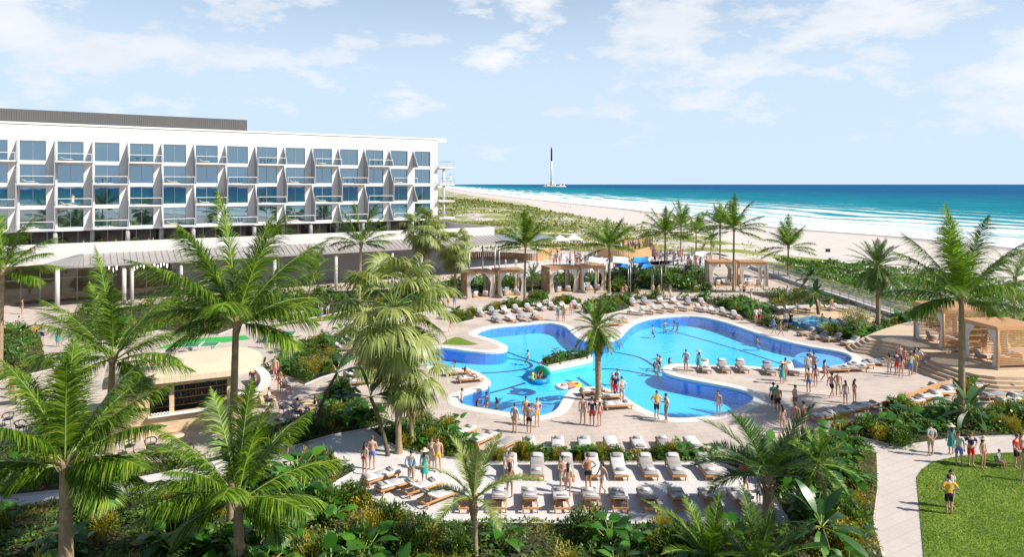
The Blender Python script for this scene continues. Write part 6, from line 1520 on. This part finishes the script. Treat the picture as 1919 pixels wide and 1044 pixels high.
# plaza crowd in the distance
CRG=random.Random(21)
ZONES=[((1052,1118,484,500),24,.0,'by the white tents'),((1028,1050,478,498),8,0,'left of the white tents'),((1158,1222,460,470),20,1.1,'on top of the upper timber wall'),((1225,1262,476,496),18,0,'between the palms in the plaza'),((1262,1330,480,506),30,0,'at the right side of the plaza'),((1150,1260,500,511),20,0,'below the blue sails'),((1085,1150,492,506),10,0,'left of the blue sails'),((1076,1130,462,478),8,0,'behind the white tents')]
outf=[('m_shorts',a,b) for a in('white','blue','teal','pink','lightblue','red') for b in('khaki','navy','grey')]+[('f_dress',a,a) for a in('white','pink','teal','purple','yellow')]+[('f_bikini',a,a) for a in('red','black','pink')]+[('m_trunks',a,a) for a in('blue','red','orange')]
for (x0,x1,y0,y1),n,z,wh in ZONES:
    for k in range(n):
        kd,a,b=CRG.choice(outf); person(at(CRG.uniform(x0,x1),CRG.uniform(y0,y1),z),kd,a,b,CRG.choice(['stand','relax','talk','walk','hips','armup']),CRG.uniform(0,360),'small distant guest of the plaza crowd '+wh,CRG.choice([0,0,1,2]),group='plaza crowd '+wh)
for k,(px,py) in enumerate(((1048,388),(1052,389),(1057,390),(1061,389),(1066,390),(1070,390),(1201,402),(1404,445),(948,503),(967,503),(1038,498))):
    person(at(px,py,-2.6 if py<470 else 0),*CRG.choice(outf),'stand',CRG.uniform(0,360),'tiny distant beach walker at the water edge' if py<470 else 'distant guest on the white paving under the open canopy, number %s from the left'%ORD[k-8],0,group='distant beach walkers' if py<470 else None)

# ------------------------------------------------------------------ palms
gp=np.random.default_rng(11)
def G(seed): return np.random.default_rng(seed)
# near palms: frond list (picture angle, relative length, bend, depth)
palm(125,1120,862,122,'near left coconut palm with wide arching fronds, trunk at the lower left',4.9,fr=toward([(92,.92,14,.1),(80,.95,20,-.2),(62,1.0,30,.15),(108,.95,25,-.1),(128,1.05,38,.25),(150,1.12,40,-.1),(45,1.08,42,.1),(30,1.15,40,-.25),(165,.95,52,-.5),(15,1.0,45,-.4),(182,1.05,55,.1),(-5,1.0,42,.5),(-20,.8,40,-.6),(100,.9,45,-.7),(70,.95,48,.7),(135,.9,50,.8),(200,.9,55,-.6),(120,.8,70,.9),(60,.8,70,.95),(-30,.75,40,.3),(215,.7,40,.3)],0,4.9,G(4)),seed=4,r=.24,nleaf=120,lw=.052)
palm(434,1010,600,443,'tallest palm left of centre with a long slender trunk beside the kiosk',5.7,fr=toward([(93,1.02,12,.0),(82,.9,18,.3),(105,.92,22,-.3),(70,1.0,28,-.1),(118,.98,32,.15),(55,1.0,42,.3),(135,1.0,44,-.2),(40,.9,50,-.1),(150,.85,52,.2),(22,.8,60,-.2),(165,.75,65,-.1),(5,.72,62,.2),(185,.66,60,.3),(100,.7,70,.95),(75,.75,75,-.9),(-15,.7,50,-.3),(112,.95,40,-.7),(62,.98,38,.7),(28,.8,55,.7),(150,.75,55,.75),(200,.6,50,-.4)],0,5.7,G(5)),seed=5,r=.17,nleaf=110,lw=.048)
palm(450,1095,930,446,'near coconut palm in front of the tall one, short trunk and low crown',4.4,fr=toward([(88,1.0,12,.1),(75,1.0,22,-.1),(105,1.0,22,.1),(58,1.05,36,.15),(122,1.05,34,-.2),(142,1.05,48,.1),(24,1.1,50,.2),(160,1.0,52,-.2),(8,1.0,48,-.5),(172,.95,60,-.5),(-12,.9,45,.3),(110,.95,42,-.7),(66,.85,40,.7),(148,.9,55,-.8),(192,.85,55,.3),(95,.7,70,.95),(80,.7,60,-.95),(-30,.75,35,-.5),(210,.7,40,-.5)],0,4.4,G(6)),seed=6,r=.2,nleaf=110,lw=.05)
palm(205,850,668,212,'coconut palm rising behind the kiosk left end, crown over the lobby',5.6,fr=toward([(95,1.15,10,.0),(112,.9,25,.2),(78,.95,22,-.3),(130,1.0,36,-.1),(60,.85,30,.3),(148,1.12,36,.1),(42,.95,48,-.2),(25,1.05,56,.1),(165,.95,70,-.5),(12,1.05,55,-.3),(-8,.95,45,.1),(115,.95,42,-.7),(68,.95,40,.7),(35,.9,52,.8),(150,.9,55,-.8),(190,.8,65,.3),(100,.7,75,.95),(85,.75,80,-.9),(-35,.7,40,-.4),(215,.75,40,.2)],0,5.6,G(7)),seed=7,r=.2,nleaf=104,lw=.048)
palm(0,700,505,6,'coconut palm cut by the left edge of the picture',5.3,seed=8,n=20,fr=toward([(92,1,14,.0),(75,1,25,.2),(60,1.0,36,-.2),(42,1.05,44,.1),(26,1.1,48,-.1),(10,1.0,55,.2),(-8,.9,50,-.2),(115,1,30,.1),(135,1,40,.2),(160,1,50,0),(190,.9,50,.2),(90,.7,70,.9),(80,.7,70,-.9),(-30,.7,40,.2)],0,5.3,G(8)),r=.2,nleaf=90)
palm(1803,801,553,1802,'big coconut palm on the right with a straight grey trunk in front of the cabanas',5.9,fr=toward([(96,1.02,10,.0),(84,.95,14,.3),(108,.9,22,-.2),(70,1.0,22,.1),(122,.95,28,.2),(52,1.05,30,-.2),(140,1.0,38,.0),(36,1.1,34,.15),(155,1.05,50,-.2),(22,1.1,42,-.3),(172,1.0,60,.2),(5,1.0,52,.1),(112,.95,40,-.6),(66,.95,40,.7),(30,.95,48,.75),(146,.9,50,-.75),(186,.85,62,-.3),(-10,.85,50,-.5),(90,.75,72,.95),(70,.7,80,-.95),(-30,.65,45,.3),(205,.65,45,.2)],0,5.9,G(9)),seed=9,r=.19,nleaf=100,lw=.052)
palm(673,600,455,677,'coconut palm standing in front of the hotel right third',4.7,seed=12,n=18,fr=toward([(95,1.1,12,0),(75,1,22,.2),(112,1,22,-.2),(58,1.0,32,.1),(128,1.0,34,.1),(42,1,44,-.2),(142,1.05,44,.2),(25,1,52,.2),(160,1,58,-.1),(6,.9,50,-.1),(172,1.05,66,.3),(-15,.7,40,.3),(198,.7,40,0),(90,.7,70,.9),(88,.7,70,-.9)],0,4.7,G(12)),nleaf=58,lw=.075)
for k,(x,y,t,cx,lab,ln) in enumerate([(984,560,458,985,'coconut palm between the two cabana pairs',4.9),(1143,550,459,1142,'coconut palm right of the slatted cabanas',4.9),(1247,520,435,1247,'coconut palm left of the distant palm cluster',5.0),(1276,482,421,1277,'thin palm behind the distant cluster',5.6),(1305,478,433,1305,'palm in the middle of the distant cluster',5.4),(1350,500,420,1350,'palm behind the small cabana pair, left',5.2),(1375,545,427,1376,'palm in front of the gap of the small cabana pair',5.2),(1477,523,462,1478,'palm standing alone before the pale beach',5.4)]):
    palm(x,y,t,cx,lab,ln,fr=toward([(a+gp.normal(0,6),1+gp.normal(0,.07),b) for a,b in ((92,14),(74,20),(110,22),(58,32),(128,34),(42,44),(142,46),(24,56),(160,56),(4,60),(178,64),(-18,40),(200,44))]+[(90,.8,45,.8),(85,.8,50,-.8),(50,.9,45,.7),(130,.9,45,-.7)],0,ln,G(30+k)),seed=30+k,nleaf=62,lw=.085,r=.15,group=None)
palm(1333,505,452,1333,'small young palm at the left of the boardwalk cabanas',3.0,seed=50,n=14,far=True,r=.1)
palm(1900,640,520,1903,'dark palm half hidden at the right edge behind the tall palm',3.4,seed=51,n=14,far=True,r=.12)
def date_palm(x,y,t,cx,label,ln,seed,n=46,r=.22,e1=-45,lw=.04,nleaf=52,b1=70,dead=True,name='date_palm',mat='phoenix',llen=.17,z=0,fr=None):
    b=P(x,y,z); h=(HY-t)*b.y/F+CAMZ-z; dx=(cx-x)*b.y/F; g=G(seed); o=empty(name,(b.x+dx,b.y,z)); tag(o,label,'palm tree')
    link_mesh('trunk',trunk_mesh(h,r*1.1,r,(dx,0),rings=40,bootz=.9),o); c=link_mesh('crown',feather_crown('crown',fr or crown_fronds(n,ln,g,88,e1,18,b1,.06),nleaf=nleaf,llen=ln*llen,lw=lw,mats=[M[mat],M['rachis']],seed=seed,droop=.12,fwd=.7,vee=.3,segs=2),o); c.location=(0,0,h)
    if name=='date_palm' and r>.15 and dead:
        d=link_mesh('dead_fronds',feather_crown('dead_fronds',[(i*2.4,R(g.uniform(-70,-45)),ln*g.uniform(.5,.8),R(30),0) for i in range(14)],nleaf=30,llen=ln*.13,lw=.04,mats=[M['fandead'],M['fandead']],seed=seed+1,droop=.6,segs=2),o); d.location=(0,0,h-.25)
    return o
date_palm(1122,752,612,1120,'date palm with a shaggy crown on the promontory in the middle of the pool',2.3,60,n=44,r=.19,e1=-72,lw=.045,mat='coco')
date_palm(1646,617,497,1646,'dark green date palm with drooping fronds near the plunge pool',3.6,61,n=56,r=.2,e1=-60,lw=.05)
date_palm(1440,978,892,1440,'near date palm with stiff dark fronds over the right end of the lounger rows',4.2,62,r=.22,lw=.05,nleaf=84,llen=.20,dead=False,fr=toward([(58,1.0,22,.1),(116,.95,28,-.1),(132,1.0,45,.1),(148,1.05,60,-.2),(164,1.0,72,.1),(180,.85,70,-.2),(100,.8,50,.7),(80,.8,45,-.7),(42,.9,40,.3),(28,1.0,48,-.1),(14,.95,52,.1),(0,.85,50,-.3),(125,.9,60,-.8),(150,.9,60,.8),(35,.9,55,.8),(60,.9,60,-.9),(195,.7,50,.4),(-15,.7,40,.4),(90,.8,60,.95)],0,4.2,G(62)))
date_palm(893,1062,935,888,'slim young palm with pale upright fronds in the middle foreground',2.9,63,n=11,r=.09,e1=20,lw=.045,nleaf=70,b1=90,mat='fan',llen=.17)
date_palm(1330,1090,1050,1330,'spiky low palm cut by the bottom edge, left of two',2.6,64,n=20,r=.12,e1=5,lw=.05,nleaf=56,b1=50,mat='coco')
date_palm(1425,1100,1062,1425,'spiky low palm cut by the bottom edge, right of two',2.6,65,n=20,r=.12,e1=5,lw=.05,nleaf=56,b1=50,mat='phoenix')
date_palm(1560,990,868,1532,'small leaning palm with narrow fronds in the right-hand bed',1.8,66,n=22,r=.09,e1=-30,lw=.05,nleaf=36,b1=50,mat='coco')
date_palm(578,565,512,588,'young feather palm against the grey podium wall',4.2,67,n=18,r=.12,e1=20,lw=.07,nleaf=40,b1=60,mat='coco')
date_palm(998,552,520,998,'small dark palm between the cabanas',2.4,68,n=14,r=.1,e1=20,lw=.07,nleaf=26)
fan_palm(748,850,575,738,'big fan palm with huge grey-green crown left of the pool',1.75,2.35,40,71,1.1,.14)
fan_palm(772,838,690,770,'lower fan palm with hanging brown skirt at the pool left end',1.35,1.5,34,72,1.25,.10)
fan_palm(758,760,640,700,'side crown of fan palm leaves above the left loungers',1.35,1.7,20,73,.7,.10)
fan_palm(800,560,428,792,'far fan palm in front of the hotel end, left of two',1.7,1.9,38,74,1.35,.17)
fan_palm(854,557,462,852,'far fan palm in front of the hotel end, right of two',1.7,1.9,38,75,1.2,.16)
big_leaf_tree(590,800,700,632,'dark leaning banana-like tree with a thick stem by the bar terrace',80,9,1.3,.38,r=.11,e1=10)
big_leaf_tree(728,855,745,695,'leaning bird of paradise tree beside the near deck',81,9,1.4,.42,r=.12,e1=-5)
big_leaf_tree(1535,590,553,1527,'many-leaved bird of paradise tree left of the plunge pool',82,22,1.8,.5,r=.16,e1=-10)
big_leaf_tree(1497,548,522,1515,'round-headed bird of paradise by the boardwalk',83,20,1.9,.5,r=.14,e1=-10)
big_leaf_tree(1822,806,770,1815,'bird of paradise at the foot of the tall right-hand palm',84,15,1.5,.4,r=.1,e1=-10,name='bird_of_paradise')
big_leaf_tree(1560,1060,990,1540,'bird of paradise with dark stems in the lower right bed',85,12,1.5,.42,r=.1,e1=0)
small_tree(1605,640,578,'small light green tree between plunge pool and timber steps',90,1.7,'dune')
small_tree(1495,590,545,'small round tree at the corner of the plunge pool terrace',91,1.6,'cover')
small_tree(1300,520,492,'slender green tree in the garden left of the boardwalk cabanas',92,2.0,'cover')
small_tree(1842,664,600,'small olive-green tree beside the cabana on the lower terrace',93,1.5,'cover',z=.9)
small_tree(1760,640,590,'thin yellowish tree in front of the upper terrace cabana',94,1.1,'yellow',n=1200,z=1.1)
# ------------------------------------------------------------------ beds
FG1=[(-700,1500),(-500,990),(0,958),(170,938),(225,944),(330,912),(480,890),(612,866),(668,884),(616,914),(818,985),(880,984),(1480,990),(1500,1050),(1500,1500)]
bed('at the bottom of the picture below the lounger deck',FG1,1,dens=135,h=.52,ears=70,yel=55,grn=40,ll=.15,kerb='white',esc=1.4,ysc=1.1)
FG2=[(1482,984),(1432,900),(1345,868),(1350,864),(1480,836),(1560,824),(1605,836),(1643,853),(1645,917),(1636,984),(1655,1050),(1700,1500),(1502,1500),(1502,1050)]
bed('in the lower right corner beside the curved path',FG2,2,dens=110,h=.75,ears=34,yel=16,grn=22,esc=1.2)
bed('in the narrow hedge strip between the near lounger rows',[(905,862),(960,853),(1340,851),(1352,863),(1340,868),(885,868)],3,dens=150,h=.45,ears=9,yel=16,grn=8,esc=.75,ysc=.8)
bed('around the fan palm trunks left of the near deck',[(695,806),(745,800),(770,790),(850,800),(868,828),(905,855),(890,866),(800,855),(750,842),(722,828)],4,dens=100,h=.5,ears=9,yel=8,grn=8)
bed('between the white path and the bar terrace',[(440,856),(500,814),(560,804),(604,790),(598,768),(615,730),(640,712),(660,735),(690,775),(742,795),(690,805),(620,818),(520,847),(472,849)],5,dens=90,h=.75,ears=22,yel=8,grn=12)
bed('in front of the kiosk at the left',[(-300,960),(-300,860),(60,838),(200,862),(300,871),(440,858),(472,849),(312,888),(172,915),(0,934)],6,dens=80,h=.6,ears=16,yel=10,grn=14)
bed('in the bed with loungers left of the fan palms',[(515,680),(532,656),(560,648),(605,640),(640,628),(665,622),(668,640),(640,650),(636,664),(655,676),(600,684),(532,686)],7,dens=45,h=.7,ears=12,yel=9,grn=8,esc=1.2)
bed('in the second strip beside the round bar end',[(498,694),(560,690),(625,690),(632,700),(600,710),(572,722),(556,712),(520,702)],8,dens=45,h=.6,ears=7,yel=6,grn=4)
bed('at the far left beside the sunny path',[(-200,640),(0,618),(40,612),(72,624),(80,645),(84,672),(108,690),(60,702),(0,716),(-200,740)],9,dens=50,h=.85,ears=10,yel=10,grn=6,esc=1.2)
bed('in front of the lobby glass',[(125,604),(150,585),(330,568),(460,560),(480,600),(410,628),(300,620),(200,640),(150,640)],10,dens=22,h=.9,ears=16,yel=14,grn=10,ll=.2,esc=1.4)
bed('along the foot of the grey podium wall',[(430,566),(600,548),(830,540),(832,560),(640,575),(500,590),(440,592)],11,dens=18,h=.9,ears=18,yel=8,grn=18,ll=.22,esc=1.4)
bed('between the podium wall and the play lawn',[(520,600),(640,574),(700,572),(830,566),(838,578),(720,600),(660,582),(600,594),(530,606)],12,dens=18,h=.8,ears=16,yel=6,grn=10,ll=.2,esc=1.3)
bed('behind the two pairs of garden cabanas',[(800,546),(860,530),(990,522),(1180,520),(1200,552),(1145,550),(1135,542),(1086,541),(1030,545),(1008,546),(985,547),(925,549),(872,553),(845,560)],13,dens=12,h=1.1,ears=34,yel=6,grn=30,ll=.24,esc=1.6)
bed('in the gap right of the first cabana pair',[(990,555),(1024,552),(1030,561),(1012,566),(992,563)],14,dens=24,h=.6,ears=6,yel=5,grn=3,ll=.2)
bed('in the hedge behind the back lounger row',[(838,601),(858,590),(905,582),(960,575),(1030,570),(1090,562),(1090,570),(1040,574),(980,578),(925,583),(890,588),(888,600),(862,606)],15,dens=30,h=.7,ears=16,yel=14,grn=10,ll=.2,esc=1.1)
bed('in the bed behind the pool date palm',[(1090,572),(1120,562),(1180,558),(1185,566),(1178,580),(1140,590),(1100,590)],16,dens=24,h=.7,ears=8,yel=5,grn=6,ll=.2,esc=1.2)
bed('in the gardens below the plaza sails',[(1140,548),(1142,515),(1180,508),(1260,508),(1330,510),(1330,530),(1300,538),(1340,545),(1500,552),(1520,560),(1450,562),(1400,549),(1300,550),(1270,548),(1180,541),(1160,549)],17,dens=11,h=1.0,ears=34,yel=16,grn=34,ll=.26,esc=1.5)
bed('in the strip above the right lounger rows',[(1188,563),(1190,556),(1270,562),(1300,560),(1330,562),(1400,568),(1440,575),(1460,580),(1450,590),(1440,605),(1470,608),(1478,622),(1440,617),(1412,606),(1400,600),(1380,588),(1330,570),(1270,563)],18,dens=26,h=.7,ears=24,yel=10,grn=16,ll=.2,esc=1.2)
bed('in the hedge on the pool side of the plunge terrace',[(1462,609),(1540,625),(1565,621),(1660,608),(1690,600),(1722,596),(1712,606),(1620,638),(1606,650),(1585,640),(1560,634),(1500,622),(1478,618)],19,dens=28,h=.7,ears=22,yel=8,grn=14,ll=.2,esc=1.2)
bed('between the boardwalk and the plunge terrace',[(1442,560),(1480,545),(1530,548),(1590,568),(1640,586),(1715,612),(1690,600),(1640,585),(1600,572),(1520,572),(1450,576)],20,dens=20,h=.45,ears=14,yel=6,grn=10,ll=.2,esc=.8)
bed('in the raised bed around the tall right-hand palm',[(1560,822),(1560,800),(1592,797),(1660,786),(1660,770),(1700,764),(1800,768),(1919,766),(2100,770),(2100,812),(1919,818),(1800,822),(1715,834),(1690,842),(1640,828),(1612,822)],21,dens=70,h=.75,ears=34,yel=18,grn=22,esc=1.15)
bed('on the island in the pool',None,22,dens=80,h=.55,ears=7,yel=0,grn=5,world=offset(isl,-.38),z=.17,esc=.75)
bed('in the bed between the right lounger rows',[(1790,720),(1830,712),(1850,720),(1825,742),(1800,748)],23,dens=60,h=.6,ears=3,yel=1,grn=3)
# sea-grape slope between boardwalk and beach, dune scrub beyond
def world_cover(name,label,polyw,n,seed,h,mat,ll,zoff=0.0,thr=-9,sc=.05):
    g=np.random.default_rng(seed); xs=[p[0] for p in polyw]; ys=[p[1] for p in polyw]; X=g.uniform(min(xs),max(xs),n*4);Y=g.uniform(min(ys),max(ys),n*4); k=inside(polyw,X,Y); X=X[k];Y=Y[k]
    cx=np.round(X/.7)*.7; cy=np.round(Y/.7)*.7; key={}; H=np.empty(len(X)); 
    for i,(a,b) in enumerate(zip(cx,cy)):
        q=key.get((a,b)); 
        if q is None: q=key[(a,b)]=(noise.noise(Vector((a*.35,b*.35,seed))),noise.noise(Vector((a*sc,b*sc,seed+3))))
        H[i]=q[0] if q[1]>thr else -99
    ok=H>-50; X=X[ok][:n];Y=Y[ok][:n];H=H[ok][:n]; n=len(X)
    U=X-shoreX(Y); Z=groundz(U,X,Y)+np.clip(h*(1+H),.05,5)*g.uniform(.2,1,n)**.5+zoff
    d=unit(np.stack([g.normal(0,.7,n),g.normal(0,.7,n),g.uniform(0,1,n)],1)); sz=ll*g.uniform(.6,1.4,n)*(1+(Y-80).clip(0,500)*.012)
    o=link_mesh(name,strip_mesh(name,leaf_strips(np.stack([X,Y,Z],1),d,sz,sz*.7,2,g,.3),[M[mat]])); tag(o,label,'vegetation',kind='stuff')
world_cover('sea_grape_thicket','dense sunlit sea grape thicket between boardwalk and beach',[(47,40),(47,112),(49,128),(60,130),(72,118),(84,104),(92,80),(92,40)],60000,5,1.0,'seagrape',.30)
world_cover('dune_scrub','dune scrub patches on the far sandy slope',[(-60,152),(46,152),(46,128),(62,132),(58,190),(40,300),(20,420),(-30,600),(-160,900),(-220,900),(-120,400)],36000,6,.9,'dune',.24,thr=-.02,sc=.035)
world_cover('dune_scrub','low green scrub behind the plaza walls',[(-40,150),(46,150),(50,190),(36,230),(-30,260),(-60,200)],12000,7,.9,'dune',.26,thr=-.02,sc=.06)
